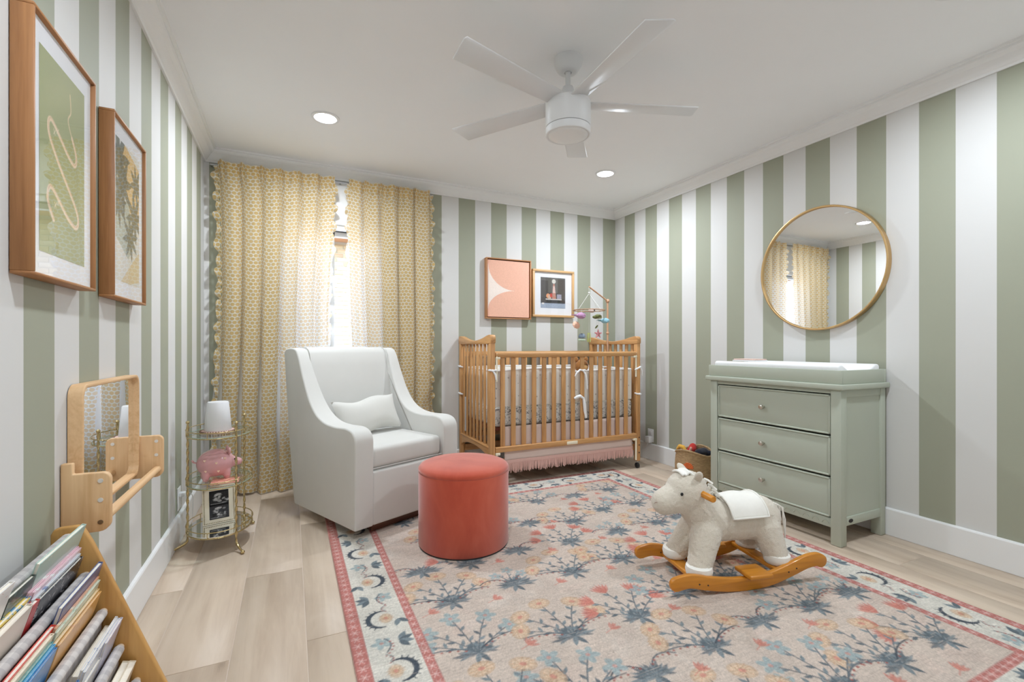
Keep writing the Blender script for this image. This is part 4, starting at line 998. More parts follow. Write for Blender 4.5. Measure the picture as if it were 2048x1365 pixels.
p = hang(4.1, .225, .07); m = MB()
for q in range(5): m.tube([(.01 * math.cos(q * 1.3), .01 * math.sin(q * 1.3), .02), (.014 * math.cos(q * 1.3), .014 * math.sin(q * 1.3), -.02), (.01 * math.cos(q * 1.3 + .5), .01 * math.sin(q), -.06)], .004, 6)
m.build('seaweed', felt('lime', A(190, 196, 130, 1.2)), mo, smooth=True, xf=Matrix.Translation(p))
# ================================================================== PICTURES
GL = glass('picture_glass', (.98, .98, .98), 1.6, .04)
def frame_x(t, y0, y1, z0, z1, x, dep, fw, mat_y, mat_z):       # on the left wall, facing +x
    for a, b, c, d, mm in ((y0, y1, z0, z0 + fw, mat_y), (y0, y1, z1 - fw, z1, mat_y), (y0, y0 + fw, z0 + fw, z1 - fw, mat_z), (y1 - fw, y1, z0 + fw, z1 - fw, mat_z)):
        MB().box(x, x + dep, a, b, c, d).build('frame_side', mm, t, bevel=.0012, seg=1)
def frame_y(t, x0, x1, z0, z1, y, dep, fw, mx_, mz_):            # on the back wall, facing -y
    for a, b, c, d, mm in ((x0, x1, z0, z0 + fw, mx_), (x0, x1, z1 - fw, z1, mx_), (x0, x0 + fw, z0 + fw, z1 - fw, mz_), (x1 - fw, x1, z0 + fw, z1 - fw, mz_)):
        MB().box(a, b, y - dep, y, c, d).build('frame_side', mm, t, bevel=.0012, seg=1)
PW_L, PW_D = C(186, 132, 84), C(146, 96, 56)
FZ, FY_, FX = wood('frame_oak', PW_L, PW_D, 'z'), wood('frame_oak', PW_L, PW_D, 'y'), wood('frame_oak', PW_L, PW_D, 'x')
MMat = plain('mat_board', A(216, 216, 218, 1.3), .9, .005)
# ribbon print
def art_ribbon(w, h):
    cv = Canvas(w, h, .0025, A(150, 156, 110, 1.2))
    for i in range(60): cv.ell(random.uniform(0, w), random.uniform(0, h), .08, .03, .5, A(166, 168, 124, 1.2), .08)
    P = sp([(.16, .40), (.165, .36), (.15, .33), (.195, .27), (.19, .24), (.15, .25), (.06, .30), (.045, .27), (.09, .22), (.20, .13), (.20, .09), (.15, .10), (.06, .15), (.04, .12), (.07, .08)], 8)
    P = [(p.x * w / .25, p.y * h / .44) for p in P]
    cv.line(P[:24], .004, A(218, 196, 164, 1.25)); cv.line(P[20:], .011, A(222, 198, 168, 1.25)); cv.line([(p[0] + .002, p[1] + .003) for p in P[20:]], .003, A(200, 168, 132, 1.2), .7)
    for x, y in ((.28, .62), (.34, .635), (.3, .25), (.36, .27)): cv.line([(x * w, y * h), (x * w + .012, y * h + .014)], .002, A(222, 206, 176, 1.25)); cv.line([(x * w + .008, y * h), (x * w, y * h + .012)], .002, A(222, 206, 176, 1.25))
    return cv
def art_leaves(w, h):
    cv = Canvas(w, h, .0025, A(206, 204, 196, 1.25))
    cv.poly([(0, h * .72), (w * .35, h), (w, h * .92), (w, h * .45), (w * .6, h * .5), (w * .3, h * .8)], A(206, 166, 92, 1.2), .85)
    cv.poly([(0, h * .5), (w * .5, h * .62), (w * .75, h * .3), (w * .5, h * .18), (0, h * .3)], A(150, 160, 140, 1.2), .7); cv.poly([(w * .2, 0), (w, h * .28), (w, .02), (w * .6, 0)], A(206, 180, 120, 1.2), .7)
    for bx, by, s in ((.12, .86, .11), (.25, .70, .10), (.78, .52, .09), (.10, .55, .08), (.6, .35, .08), (.85, .78, .07)):
        for q in range(8): cv.leaf(bx * w, by * h, s * 1.1, s * .16, q * .785 + .2, A(70, 76, 62), .9)
        cv.ell(bx * w, by * h, .008, .008, 0, A(120, 100, 60))
    for i in range(7): cv.line([(w * .1, h * (.3 + .03 * i)), (w * .9, h * (.18 + .05 * i))], .0016, A(120, 130, 116), .7)
    cv.speck(.05); return cv
for y0, y1, art, lab in ((1.372, 1.733, art_ribbon, 'oak framed green print with a looping cream ribbon, hung above the bookshelf'), (1.888, 2.250, art_leaves, 'oak framed botanical print in yellow and sage, hung above the small wooden wall mirror')):
    z0, z1 = 1.212, 1.812
    t = thing('framed_print', lab, 'picture', (.002, (y0 + y1) / 2, z0), world_parts=True)
    frame_x(t, y0, y1, z0, z1, .002, .040, .0075, FY_, FZ)
    MB().box(.004, .031, y0 + .007, y1 - .007, z0 + .007, z1 - .007).build('mat', MMat, t)
    mw = .052; cv = art(y1 - y0 - 2 * mw, z1 - z0 - 2 * mw - .02)
    cv.build('print', painted('art_print', .7), t, lambda u, v: (.0316, y0 + mw + u, z0 + mw + .01 + v))
    MB().add([(.036, y0 + .007, z0 + .007), (.036, y1 - .007, z0 + .007), (.036, y1 - .007, z1 - .007), (.036, y0 + .007, z1 - .007)], [(0, 1, 2, 3)]).build('glazing', GL, t, recalc=False)
# pink abstract canvas and photograph on the back wall
LX_, LD_ = C(206, 150, 104), C(176, 120, 78)
F2Z, F2X = wood('frame_ash', LX_, LD_, 'z'), wood('frame_ash', LX_, LD_, 'x')
x0, x1, z0, z1 = 2.121, 2.570, 1.300, 1.846
t = thing('framed_canvas', 'pink abstract canvas with cream curves in a thin wooden frame above the crib', 'picture', ((x0 + x1) / 2, D - .002, z0), world_parts=True)
frame_y(t, x0, x1, z0, z1, D - .002, .050, .009, F2X, F2Z)
w, h = x1 - x0 - .036, z1 - z0 - .036; cv = Canvas(w, h, .0025, A(216, 168, 146, 1.25)); cr = A(218, 204, 194, 1.3)
mid = h * .47
cv.poly([(0, mid), (w * .72, mid)] + [(w * (.66 - .65 * math.sin(q)), mid + h * .46 * (1 - math.cos(q))) for q in np.linspace(0, PI / 2, 24)] + [(0, mid + h * .46)], cr)
cv.poly([(0, mid), (w * .72, mid)] + [(w * (.66 - .655 * math.sin(q)), mid - h * .34 * (1 - math.cos(q))) for q in np.linspace(0, PI / 2, 24)] + [(0, mid - h * .34)], cr); cv.speck(.02, 3, 3)
MB().box(x0 + .017, x1 - .017, D - .038, D - .003, z0 + .017, z1 - .017).build('canvas_block', plain('canvas_side', A(206, 160, 140, 1.25), .8), t)
cv.build('canvas_face', painted('art_canvas', .85, .1, 500), t, lambda u, v: (x0 + .018 + u, D - .0386, z0 + .018 + v))
MB().box(x0 + .008, x1 - .008, D - .010, D - .003, z0 + .008, z1 - .008).build('backing', plain('frame_gap', (.05, .03, .02), .8), t)
x0, x1, z0, z1 = 2.594, 3.050, 1.330, 1.779
t = thing('framed_photo', 'square wooden framed photograph of a dim room with a wide white mat, above the crib', 'picture', ((x0 + x1) / 2, D - .002, z0), world_parts=True)
F3Z, F3X = wood('frame_pine', C(222, 180, 128), C(196, 150, 98), 'z'), wood('frame_pine', C(222, 180, 128), C(196, 150, 98), 'x')
frame_y(t, x0, x1, z0, z1, D - .002, .038, .020, F3X, F3Z)
MB().box(x0 + .018, x1 - .018, D - .020, D - .003, z0 + .018, z1 - .018).build('mat', MMat, t)
w, h = .272, .292; cv = Canvas(w, h, .0025, A(62, 58, 56))
cv.rect(0, w, h * .5, h, A(88, 84, 80)); cv.rect(0, w * .3, h * .35, h * .9, A(70, 66, 64)); cv.rect(w * .7, w, h * .3, h * .95, A(78, 70, 66)); cv.rect(0, w, 0, h * .18, A(150, 160, 176, 1.2)); cv.rect(0, w, h * .16, h * .2, A(60, 58, 60))
cv.ell(w * .53, h * .88, .021, .021, 0, A(200, 196, 186, 1.2)); cv.rect(w * .2, w * .85, h * .27, h * .31, A(190, 186, 182, 1.2)); cv.rect(w * .25, w * .8, h * .18, h * .27, A(44, 42, 44)); 
cv.poly([(w * .46, h * .3), (w * .62, h * .3), (w * .56, h * .8), (w * .5, h * .8)], A(170, 120, 104)); cv.poly([(w * .48, h * .5), (w * .6, h * .5), (w * .57, h * .72), (w * .5, h * .72)], A(206, 176, 166, 1.2)); cv.ell(w * .30, h * .40, .022, .022, 0, A(214, 150, 110, 1.2)); cv.ell(w * .36, h * .37, .018, .022, 0, A(196, 170, 150, 1.2)); cv.rect(w * .66, w * .84, h * .31, h * .46, A(160, 156, 172, 1.1)); cv.ell(w * .42, h * .42, .014, .02, 0, A(180, 70, 60)); cv.rect(w * .05, w * .14, h * .12, h * .17, A(210, 206, 200, 1.2))
cv.speck(.12); cv.build('photo', painted('art_print', .7), t, lambda u, v: ((x0 + x1) / 2 - w / 2 + u, D - .0208, (z0 + z1) / 2 - h / 2 + .008 + v))
MB().add([(x0 + .018, D - .030, z0 + .018), (x1 - .018, D - .030, z0 + .018), (x1 - .018, D - .030, z1 - .018), (x0 + .018, D - .030, z1 - .018)], [(0, 1, 2, 3)]).build('glazing', GL, t, recalc=False)
# ================================================================== BASKET AND TOYS
def wick():
    t = NT('seagrass'); w1 = t.n('TexWave'); w1.inputs['Scale'].default_value = 42; w1.bands_direction = 'Z'; w1.inputs['Distortion'].default_value = 3; t.l(t.obj(), w1.inputs['Vector']); n = t.noise(t.obj((1, 1, 3)), 40, 4)
    c = t.mix(t.math('MULTIPLY', n, 1.1), A(120, 90, 60), A(206, 176, 132, 1.2)); return t.pbr(c, .8, 0, w1.outputs[1], .6, .006)
MWk = wick(); bx, by = 3.402, 2.690
bk_ = thing('woven_basket', 'round woven seagrass toy basket with an orange bird motif beside the dresser', 'basket', (bx, by, 0))
nb = 64; m = MB(); rows = 26
for inner in (0, 1):
    def fn(u, v, inner=inner):
        a = 2 * PI * u; r = .128 + .012 * math.sin(PI * min(1, v * .8 + .1)) - (.010 if inner else 0) + .0022 * math.sin(nb / 2 * a + (PI if int(v * rows) % 2 else 0)); rim = .228 + .022 * math.sin(2 * a + 1.0)
        return (r * math.cos(a), r * math.sin(a), .003 + (.004 if inner else 0) + v * rim)
    m.grid(fn, 96, rows)
bso = m.build('basket_wall', MWk, bk_, smooth=True)
m = MB().tube([((.134) * math.cos(a), .134 * math.sin(a), .233 + .022 * math.sin(2 * a + 1.0)) for a in np.linspace(0, 2 * PI, 60, endpoint=False)], .008, 8, closed=True); m.build('rim', MWk, bk_, smooth=True)
MB().lathe([(0, .002), (.128, .002), (.128, .008), (0, .008)], n=40).build('basket_floor', MWk, bk_)
def onbasket(a, z, r=.1425): return (r * math.cos(a), r * math.sin(a), z)
aa = math.atan2(-by, .55 - bx)                                  # side turned to the room
m = MB()
for q in np.linspace(0, PI, 9): m.tube([onbasket(aa - .30 + .01 * math.cos(q), .125, .142), onbasket(aa - .30 + .26 * math.cos(q), .132 + .035 * math.sin(q), .1435)], [.004, .009], 6)
m.build('bird_motif', plain('orange_wool', A(214, 112, 62, 1.2), .9, .2, 90), bk_, smooth=True, label='orange embroidered bird motif')
MB().tube([onbasket(aa - .30, .12), onbasket(aa - .30, .085)], .006, 6).tube([onbasket(aa - .42, .086), onbasket(aa - .16, .08)], .004, 6).build('stitching', plain('green_wool', A(60, 70, 56), .9), bk_, smooth=True)
def toy(name, label, col, parts, loc, vox=.007):
    t = thing(name, label, 'toy', (bx + loc[0], by + loc[1], loc[2]), 0, 'soft toys in the woven basket'); mb = MB()
    for a, b, r1, r2 in parts: capsule(mb, a, b, r1, r2, 5)
    blob('toy_body', mb, plain(name + '_fabric', col, .9, .15, 50, .4, 300, sheen=.2), t, vox, 3); return t
toy('plush_doll', 'navy and red soft toy lying in the woven basket', A(24, 26, 40), [((-.03, 0, 0), (.03, .01, .0), .035, .038), ((.03, 0, .0), (.06, -.03, .0), .025, .02)], (.025, -.055, .225))
toy('plush_octopus', 'bright red soft toy in the woven basket', A(178, 46, 40), [((0, 0, 0), (.02, .01, .02), .034, .030), ((0, 0, 0), (-.04, .02, -.01), .02, .014)], (.045, .062, .225))
toy('fabric_arc', 'yellow crescent soft toy in the woven basket', A(222, 170, 70, 1.2), [((.0, -.04, 0), (.0, -.015, .028), .014, .017), ((.0, -.015, .028), (.0, .02, .03), .017, .017), ((.0, .02, .03), (.0, .045, .005), .017, .013)], (-.070, .055, .232))
toy('cloth_doll', 'pink cloth doll arm sticking up in the woven basket', A(214, 160, 146, 1.2), [((0, 0, -.02), (.0, -.012, .04), .015, .011)], (-.078, -.032, .232))
toy('dark_plush', 'small black and white soft toy in the woven basket', A(40, 34, 40), [((0, 0, 0), (.0, -.02, .0), .032, .028)], (-.058, .008, .214))
toy('brown_plush', 'dark brown soft toy filling the bottom of the woven basket', A(66, 46, 40), [((-.03, -.03, 0), (.03, .03, 0), .06, .06)], (0, 0, .14), .01)
# ================================================================== OUTLETS
MPt = plain('outlet_plastic', (.82, .82, .82), .35, .005)
t = thing('wall_outlet', 'white outlet with a plugged adapter on the striped wall beside the crib', 'outlet', (W - .001, 3.365, .16), world_parts=True)
MB().box(W - .006, W - .001, 3.325, 3.400, .165, .285).build('cover_plate', MPt, t, bevel=.002)
MB().box(W - .009, W - .0055, 3.345, 3.380, .232, .268).build('socket', MPt, t, bevel=.002); MB().box(W - .048, W - .006, 3.335, 3.392, .160, .218).build('adapter', MPt, t, bevel=.005)
MB().tube([(p.x, p.y, p.z) for p in sp([(W - .03, 3.37, .162), (W - .03, 3.39, .12), (W - .028, 3.47, .06), (W - .05, 3.53, .012), (W - .10, 3.60, .004)], 6)], .002, 6).build('cord', MPt, t, smooth=True)
t = thing('wall_outlet', 'white outlet with a plug and thin cord on the left wall behind the gold table', 'outlet', (.001, 3.06, .16), world_parts=True)
MB().box(.001, .006, 3.02, 3.095, .17, .29).build('cover_plate', MPt, t, bevel=.002); MB().box(.006, .034, 3.042, 3.072, .236, .262).build('plug', MPt, t, bevel=.005)
MB().tube([(p.x, p.y, p.z) for p in sp([(.034, 3.057, .249), (.05, 3.08, .245), (.055, 3.13, .20), (.05, 3.15, .10), (.05, 3.16, .006), (.06, 3.30, .004)], 6)], .0018, 6).build('cord', MPt, t, smooth=True)
# ================================================================== WOODEN WALL MIRROR WITH BAR
PNL, PND = C(234, 196, 150), C(208, 162, 112)
PNx, PNy, PNz = wood('pine', PNL, PND, 'x'), wood('pine', PNL, PND, 'y'), wood('pine', PNL, PND, 'z')
wm = thing('wall_mirror', 'small wooden framed mirror with a grab bar on the left striped wall', 'mirror', (.001, 1.92, .56), world_parts=True)
ya, yb, za, zb = 1.662, 2.192, .575, .948
def rrect(y0, y1, z0, z1, r, n=6):
    o = []
    for cy, cz, a in ((y1 - r, z1 - r, 0), (y0 + r, z1 - r, PI / 2), (y0 + r, z0 + r, PI), (y1 - r, z0 + r, 1.5 * PI)):
        for i in range(n + 1): o.append((cy + r * math.cos(a + PI / 2 * i / n), cz + r * math.sin(a + PI / 2 * i / n)))
    return o
po, pi_ = rrect(ya, yb, za, zb, .035), rrect(ya + .010, yb - .010, za + .011, zb - .011, .028); n = len(po)
v = [(.002, *p) for p in po] + [(.035, *p) for p in po] + [(.035, *p) for p in pi_] + [(.010, *p) for p in pi_]; f = []
for k in range(3):
    for i in range(n): f.append((k * n + i, k * n + (i + 1) % n, (k + 1) * n + (i + 1) % n, (k + 1) * n + i))
MB().add(v, f).build('frame', PNy, wm, bevel=.003, ang=50)
MB().prism(pi_, 'x', .006, .019).build('mirror_glass', mirror_mat(), wm)
brk = None
for y in (1.618, 2.198):
    prof_ = [(.002, .742), (.026, .742), (.026, .712)] + [(.106 - .020 + .020 * math.sin(a), .712 - .020 + .020 * math.cos(a)) for a in np.linspace(.2, PI / 2, 6)] + [(.106 - .024 + .024 * math.cos(a), .552 + .024 - .024 * math.sin(a)) for a in np.linspace(0, PI / 2, 6)] + [(.002, .552)]
    b = MB().prism(prof_, 'y', y, y + .020).build('bracket', PNz, wm, bevel=.003)
    for x, z in ((.085, .690), (.085, .638)): MB().lathe([(0, -.001), (.006, -.001), (.006, .002), (0, .002)], (x, y - .0004, z), 14, 'y').build('plug_hole', plain('hole_white', (.78, .74, .68), .6), b)
    MB().lathe([(0, -.001), (.006, -.001), (.006, .002), (0, .002)], (.085, y - .0004, .578), 14, 'y').build('bolt', metal('bolt_steel', (.35, .33, .31), .35), b)
MB().tube([(.088, 1.63, .584), (.088, 2.206, .584)], .0125, 16).build('grab_bar', PNy, wm, smooth=True)
# ================================================================== GOLD TIERED TABLE
MGd = metal('antique_brass', (.58, .46, .24), .28); GG = glass('shelf_glass', (.90, .97, .95), 1.5)
TC = Vector((.208, 2.945, 0)); TA, TB = .148, .200
gt = thing('tiered_table', 'three-tier gold side table with twisted legs and oval glass shelves', 'side table', TC)
legs = [(-.140, -.045), (.088, -.162), (.100, .148)]
for lx, ly in legs:
    dv = Vector((lx, ly, 0)).normalized()
    pth = [Vector((lx, ly, .652 - .004 * i)) for i in range(150)]
    pth = [p for p in pth if p.z > .055] + [Vector((lx, ly, .05)) + dv * (.004 * q * q * .35) - Vector((0, 0, q * .0055)) for q in range(1, 8)]
    lo = MB().tube(pth, .0052, 10, twist=.30, sec=lambda q: 1 + .28 * math.cos(2 * 2 * PI * q)).build('leg', MGd, gt, smooth=True)
    MB().ball((lx, ly, .658), .009, 12, 8).build('finial', MGd, lo, smooth=True)
    e = pth[-1]; MB().ball((e.x + dv.x * .003, e.y + dv.y * .003, .0105), .010, 12, 8).build('foot', MGd, lo, smooth=True)
def oval(a, b, z, n=56): return [(a * math.cos(q), b * math.sin(q), z) for q in np.linspace(0, 2 * PI, n, endpoint=False)]
MMir = mirror_mat(); GEd = plain('glass_edge', (.50, .66, .60), .15)
for k, z in enumerate((.095, .340, .592)):
    if k == 0: sh = MB().prism([(p[0], p[1]) for p in oval(TA, TB, 0)], 'z', z - .003, z + .003).build('shelf', MMir, gt, label='mirrored oval bottom shelf')
    else:
        m = MB(); P = oval(TA, TB, z + .002); m.add(P, [tuple(range(len(P)))]); sh = m.build('shelf', GG, gt, recalc=False, label='clear oval glass shelf')
        MB().add(oval(TA, TB, z - .003) + oval(TA, TB, z + .002), [(i, (i + 1) % 56, (i + 1) % 56 + 56, i + 56) for i in range(56)]).build('glass_edge', GEd, sh, smooth=True)
    MB().tube(oval(TA + .004, TB + .004, z + .026), .0026, 8, closed=True).tube(oval(TA + .002, TB + .002, z - .004), .0030, 8, closed=True).build('gallery_rail', MGd, sh, smooth=True)
    m = MB()
    for q in np.linspace(.3, 2 * PI + .3, 6, endpoint=False): m.tube([((TA + .003) * math.cos(q), (TB + .003) * math.sin(q), z - .004), ((TA + .003) * math.cos(q), (TB + .003) * math.sin(q), z + .026)], .0022, 6)
    m.build('gallery_post', MGd, sh, smooth=True)
# things on the table
MSh = plain('white_ceramic', (.80, .80, .81), .35, .01)
lm = thing('table_lamp', 'white tapered cup shaped table lamp on the top glass shelf', 'lamp', (TC.x - .01, TC.y - .01, .5945))
cst = MB().lathe([(0, .0005), (.080, .0005), (.082, .006), (.078, .010), (0, .010)], n=40).build('coaster', plain('coaster_blush', A(206, 176, 164, 1.2), .5), lm, smooth=True)
m = MB()
for q in np.linspace(0, 2 * PI, 40, endpoint=False): m.ball((.080 * math.cos(q), .080 * math.sin(q), .0075), .0052, 8, 6)
m.build('bead_edge', plain('bead_brown', A(110, 80, 66), .4, .5, 200), cst, smooth=True)
MB().lathe([(0, .0105), (.0615, .0105), (.064, .014), (.0500, .158), (.047, .162), (0, .163)], n=48).build('shade', MSh, lm, smooth=True)
MPg = plain('pink_gloss', A(202, 150, 152, 1.2), .12, .08, 5, coat=.6)
pg = thing('piggy_bank', 'glossy pink ceramic piggy bank on the middle glass shelf', 'piggy bank', (TC.x - .020, TC.y - .02, .3425), .25)
pb = MB().ball((0, 0, .090), (.088, .066, .074), 28, 18); pb.ball((.070, 0, .088), (.034, .034, .032)); capsule(pb, (.075, 0, .085), (.105, 0, .082), .024, .022)
for lx, ly in ((-.048, -.03), (-.048, .03), (.048, -.03), (.048, .03)): capsule(pb, (lx, ly, .045), (lx, ly, .016), .020, .017)
blob('pig_body', pb, MPg, pg, .006, 5)
for s in (-1, 1):
    MB().ball((.058, s * .034, .150), (.008, .017, .020), 12, 8).build('ear', MPg, pg, smooth=True); MB().ball((.084, s * .036, .104), .0045, 8, 6).build('eye', plain('eye_black', (.01, .01, .01), .15), pg, smooth=True)
for x, z in ((-.055, .115), (-.005, .10), (.035, .118), (-.05, .06), (.005, .055)):
    y = -.066 * math.sqrt(max(0, 1 - (x / .088) ** 2 - ((z - .09) / .074) ** 2)) - .001
    MB().prism([(0, -.0065), (.006, .001), (.0055, .004), (.003, .0052), (0, .0032), (-.003, .0052), (-.0055, .004), (-.006, .001)], 'y', -.0016, .0016).build('heart', plain('heart_gold', A(226, 196, 170, 1.2), .4), pg, xf=Matrix.Translation((x, y, z)))
MB().tube([(-.085, 0, .10), (-.10, .008, .105), (-.104, 0, .115), (-.098, -.006, .11)], .004, 8).build('tail', MPg, pg, smooth=True)
wr = thing('cellophane_wrap', 'crumpled clear pink wrapping beside the piggy bank on the middle shelf', 'wrapping', (TC.x + .03, TC.y - .09, .343))
def cr_(u, v): return ((u - .5) * .17, (v - .5) * .13, .006 + .020 * abs(math.sin(9 * u + 4 * v)) * abs(math.cos(7 * v - 3 * u)))
MB().grid(cr_, 14, 12).build('wrap_sheet', glass('cellophane', (.98, .86, .84), 1.5, .06), wr, recalc=False)
MB().box(-.06, .065, -.050, .05, .001, .006).build('wrap_card', plain('peach_card', A(226, 176, 156, 1.2), .7), wr)
fr_ = thing('photo_frame', 'cream beaded photo frame with two black and white scans on the bottom shelf', 'photo frame', (TC.x - .005, TC.y + .005, .0985), math.radians(14))
XF = Matrix.Rotation(math.radians(-11), 4, 'X'); MIv = plain('ivory_frame', A(220, 212, 192, 1.25), .5, .02)
fw, fh = .076, .198
v_ = MB().box(-fw, fw, -.006, .006, .0, fh).build('frame_board', MIv, fr_, bevel=.002, xf=XF)
m = MB()
for i in range(26):
    for sx in (-1, 1): m.ball((sx * (fw - .007), -.0065, .008 + i * (fh - .016) / 25), .0030, 6, 4)
for i in range(19):
    for z in (.008, fh - .008): m.ball((-fw + .008 + i * (2 * fw - .016) / 18, -.0065, z), .0030, 6, 4)
m.build('bead_border', plain('bead_dark', A(150, 138, 110), .5), fr_, smooth=True, xf=XF)
cv = Canvas(.090, .148, .0022, (.012, .012, .014)); Rr = random.Random(9)
for z0 in (.008, .080):
    cv.rect(.0, .090, z0 - .006, z0 + .060, (.03, .03, .032) if z0 > .05 else (.05, .05, .055))
    for i in range(26): cv.ell(Rr.gauss(.042, .017), z0 + abs(Rr.gauss(.020, .014)), Rr.uniform(.003, .012), Rr.uniform(.002, .006), Rr.uniform(-.4, .8), (lambda g: (g, g, g))(Rr.choice([.5, .4, .25, .6, .03, .1])), .8)
    cv.ell(.04, z0 + .047, .016, .006, .1, (.55, .55, .55)); cv.rect(.006, .072, z0 - .002, z0 + .001, (.5, .5, .5), .6)
cv.rect(0, .09, .071, .076, (.005, .005, .006)); cv.speck(.25)
p0 = XF @ Vector((-.045, -.0068, .025)); pu = XF @ Vector((1 - .045, -.0068, .025)) - p0; pv = XF @ Vector((-.045, -.0068, 1.025)) - p0
cv.build('scan_photo', painted('art_print', .7), fr_, lambda u, v: tuple(p0 + pu * u + pv * v))
MB().box(-.02, .02, 0, .003, 0, .15).build('easel', MIv, fr_, xf=Matrix.Translation((0, .062, .0)) @ Matrix.Rotation(math.radians(14), 4, 'X'))
# ================================================================== SLING BOOKSHELF AND BOOKS
MPy = wood('maple', C(214, 164, 96), C(182, 130, 66), 'z', .4, .8, .15)
SY0, SY1 = .86, 1.520
bs = thing('sling_bookshelf', 'wooden sling bookshelf with gingham fabric pockets against the left wall', 'bookshelf', (.14, 1.19, 0), world_parts=True)
def sidep(y0, y1):
    pr = [(.016, .001), (.296, .001), (.296, .03)] + [(.088 + .208 * t, .58 - .55 * t) for t in np.linspace(.96, .04, 6)] + [(.080 - .018 + .018 * math.sin(a), .590 - .0 + .014 * math.cos(a)) for a in np.linspace(1.2, 0, 5)] + [(.034, .604), (.022, .600), (.016, .588)]
    MB().prism(pr, 'y', y0, y1).build('side_panel', MPy, bs, bevel=.004, seg=2)
sidep(SY1, SY1 + .018); sidep(SY0 - .018, SY0)
DW = [(.052, .580), (.085, .478), (.119, .378), (.153, .278), (.187, .181), (.220, .084)]
def gingham():
    t = NT('gingham'); g = t.n('NewGeometry'); sx = t.n('SeparateXYZ'); t.l(g.outputs['Position'], sx.inputs[0])
    a = t.math('GREATER_THAN', t.math('FRACT', t.math('MULTIPLY', sx.outputs[1], 32)), .5); b = t.math('GREATER_THAN', t.math('FRACT', t.math('MULTIPLY', sx.outputs[2], 45)), .5)
    return t.pbr(t.mix(t.math('MULTIPLY', t.math('ADD', a, b), .5), C(214, 208, 203), C(184, 178, 176)), .9, 0, t.noise(t.obj(), 400, 2), .2, .001)
MGi = gingham(); MDo = wood('dowel_birch', C(226, 206, 180), C(204, 180, 150), 'y')
for i, (x, z) in enumerate(DW):
    dw = MB().tube([(x, SY0 - .01, z), (x, SY1 + .004, z)], .0085, 14).build('dowel', MDo, bs, smooth=True)
    MB().tube([(x, SY0 + .005, z), (x, SY1 - .012, z)], .0118, 14).build('fabric_sleeve', MGi, dw, smooth=True)
for (x0, z0), (x1, z1) in zip(DW[:-1], DW[1:]):
    def sl(u, v, a=(x0, z0), b=(x1, z1)):
        t = u; x = a[0] + (b[0] - a[0]) * t - .012 * math.sin(PI * t); z = a[1] + (b[1] - a[1]) * t - .10 * math.sin(PI * min(1, t * 1.05)) ** 1.2
        return (x, SY0 + .008 + v * (SY1 - SY0 - .024), z)
    MB().grid(sl, 14, 2).build('sling', MGi, bs, smooth=True, solid=.002, recalc=False)
MPages = plain('book_pages', A(222, 214, 200, 1.25), .9, .06, 220)
BOOKN = [0]
def cover(name, c1, c2, sc=30, thr=.55):
    key = 'cover_' + name
    if key in MATS: return MATS[key]
    t = NT(key); n = t.noise(t.obj(), sc, 3, .6, 1.0); MATS[key] = t.pbr(t.mix(t.math('GREATER_THAN', n, thr), c1, c2), .3, coat=.3); return MATS[key]
def book(label, pocket, s, y1, ln, top, th, mat, board=True, tilt=None, ht=None, roll=0.0, page=None):
    """pocket: index of the sling, s: distance behind the front dowel, y1: far end, ln: length along the wall, top: height of the upper edge above the front dowel"""
    (xa, za), (xb, zb_) = DW[pocket], DW[pocket + 1]
    tl = math.radians(17 if tilt is None else tilt); xt = xb - .0165 - s - th / 2 + math.tan(tl) * top; zt = zb_ + top
    hgt = ht or (.13 + top * .5)
    X = Matrix.Translation((xt, y1 - ln / 2, zt)) @ Matrix.Rotation(roll, 4, 'X') @ Matrix.Rotation(tl, 4, 'Y')
    nm = 'picture_book' if th < .008 else 'board_book'
    o = thing(nm, label, 'book', X.translation); o.matrix_world = X; o['group'] = 'books in the sling bookshelf'
    b = .0014 if board else .0006; L = ln / 2
    m = MB().box(-th / 2, -th / 2 + b, -L, L, -hgt, 0).box(th / 2 - b, th / 2, -L, L, -hgt, 0).box(-th / 2 + b * .6, th / 2 - b * .6, L - b, L, -hgt, 0)
    m.build('cover', mat, o); MB().box(-th / 2 + b, th / 2 - b, -L + .003, L - b - .0005, -hgt + .003, -.003).build('pages', page or MPages, o)
    return o
cc = lambda n, r, g, b, r2=None, g2=None, b2=None, sc=30, thr=.6: cover(n, A(r, g, b, 1.15), A(r2 if r2 is not None else r, g2 if g2 is not None else g, b2 if b2 is not None else b, 1.15), sc, thr)
# top pocket: s counts from the front of the pocket backwards
book('pale mint green padded book standing tallest in the top sling', 0, .0205, 1.512, .235, .132, .0085, cc('mint', 170, 196, 188, 206, 214, 206, 12, .66))
book('pale pink thin picture book in the top sling', 0, .0155, 1.500, .24, .082, .0045, cc('pink', 220, 176, 190, 236, 220, 222, 18))
book('second pale pink picture book with white cover art in the top sling', 0, .0112, 1.507, .235, .076, .0040, cc('pink2', 226, 196, 204, 240, 232, 230, 24))
book('white backed picture book with blue edge in the top sling', 0, .0066, 1.500, .235, .064, .0042, cc('bluewhite', 210, 216, 222, 120, 140, 180, 14, .62))
book('black picture book with white script lettering in the top sling', 0, .0, 1.503, .222, .055, .0062, cc('blackscript', 36, 38, 46, 190, 186, 186, 70, .60))
book('dark green thin book in the top sling behind the mint one', 0, .0205, 1.274, .10, .112, .0075, cc('dgreen', 50, 66, 60, 86, 110, 100))
book('yellow and blue striped board book in the top sling', 0, .0120, 1.262, .22, .074, .0080, cc('multicol', 222, 190, 60, 70, 140, 180, 20, .52))
book('white picture book with red splashes on its cover in the top sling', 0, .0205, 1.168, .20, .145, .0085, cc('redsplash', 222, 220, 218, 196, 60, 56, 22, .62))
book('small red board book in the top sling', 0, .0, 1.278, .030, .060, .0110, cc('red', 190, 44, 40))
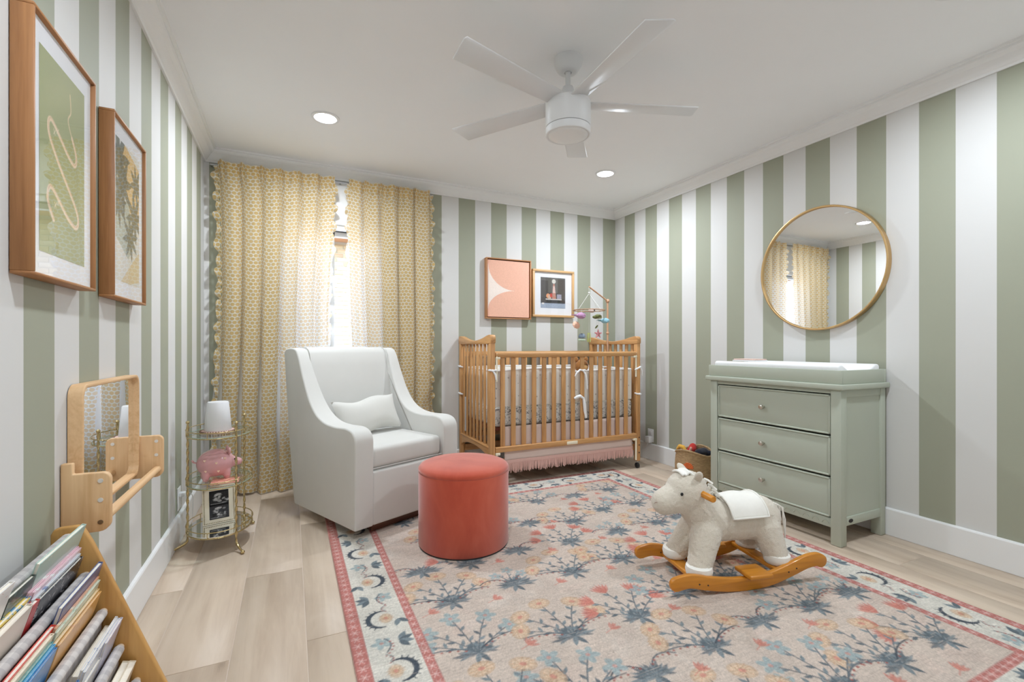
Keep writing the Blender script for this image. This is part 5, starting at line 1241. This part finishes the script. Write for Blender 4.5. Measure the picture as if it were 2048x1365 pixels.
book('white board book with an orange animal on its cover in the top sling', 0, .0, 1.245, .26, .066, .0105, cc('orangefox', 222, 210, 196, 208, 142, 80, 9, .62))
# second pocket
book('navy blue hardcover book in the second sling', 1, .0215, 1.514, .23, .130, .0090, cc('navy', 58, 78, 132, 70, 92, 146))
book('orange edged picture book in the second sling', 1, .0165, 1.504, .24, .098, .0040, cc('orange', 214, 150, 110, 226, 206, 180, 24))
book('pale green picture book in the second sling', 1, .0115, 1.502, .24, .090, .0045, cc('pgreen', 196, 206, 186, 160, 180, 150, 30))
book('tan picture book in the second sling', 1, .0055, 1.497, .24, .070, .0050, cc('tan', 216, 180, 124, 226, 200, 160, 20))
book('second tan picture book at the front of the second sling', 1, .0, 1.499, .235, .062, .0045, cc('tan2', 222, 170, 100, 210, 150, 90, 20))
book('bright red hardcover book in the second sling', 1, .0215, 1.278, .30, .100, .0085, cc('red2', 204, 60, 48, 190, 50, 44))
book('cream picture book in the second sling', 1, .0150, 1.258, .30, .092, .0060, cc('cream', 226, 216, 190, 206, 196, 170))
book('teal picture book in the second sling', 1, .0098, 1.252, .27, .078, .0045, cc('teal', 96, 150, 146, 120, 170, 160))
book('sky blue picture book in the second sling', 1, .0050, 1.253, .27, .072, .0042, cc('sky', 80, 164, 206, 110, 184, 216))
book('deep blue picture book in the second sling', 1, .0, 1.250, .26, .066, .0045, cc('blue3', 50, 120, 180, 90, 150, 196))
# third pocket
book('thick cream board book in the third sling', 2, .0175, 1.498, .20, .072, .0125, cc('cream2', 220, 206, 184))
book('white spiral picture book in the third sling', 2, .0118, 1.510, .22, .086, .0052, cc('white3', 222, 222, 224, 150, 160, 190, 30, .62))
book('pale grey picture book in the third sling', 2, .0062, 1.508, .22, .082, .0050, cc('grey3', 206, 208, 214, 180, 180, 190))
book('light lilac picture book in the third sling', 2, .0, 1.512, .115, .080, .0056, cc('lilac', 200, 198, 214, 220, 218, 226))
book('brown board book in the third sling', 2, .0175, 1.285, .22, .064, .0125, cc('brown', 140, 70, 46))
book('blue thin picture book in the third sling', 2, .0115, 1.285, .24, .070, .0045, cc('blue4', 90, 130, 180, 150, 180, 210))
book('grey board book in the third sling', 2, .0, 1.390, .16, .052, .0060, cc('grey4', 190, 188, 186, 160, 160, 164))
# fourth pocket
book('thick cream board book in the lowest visible sling', 3, .0150, 1.505, .14, .066, .0140, cc('cream4', 224, 212, 190))
book('second thick cream board book in the lowest visible sling', 3, .0, 1.510, .13, .060, .0140, cc('cream5', 228, 216, 196, 206, 190, 166))
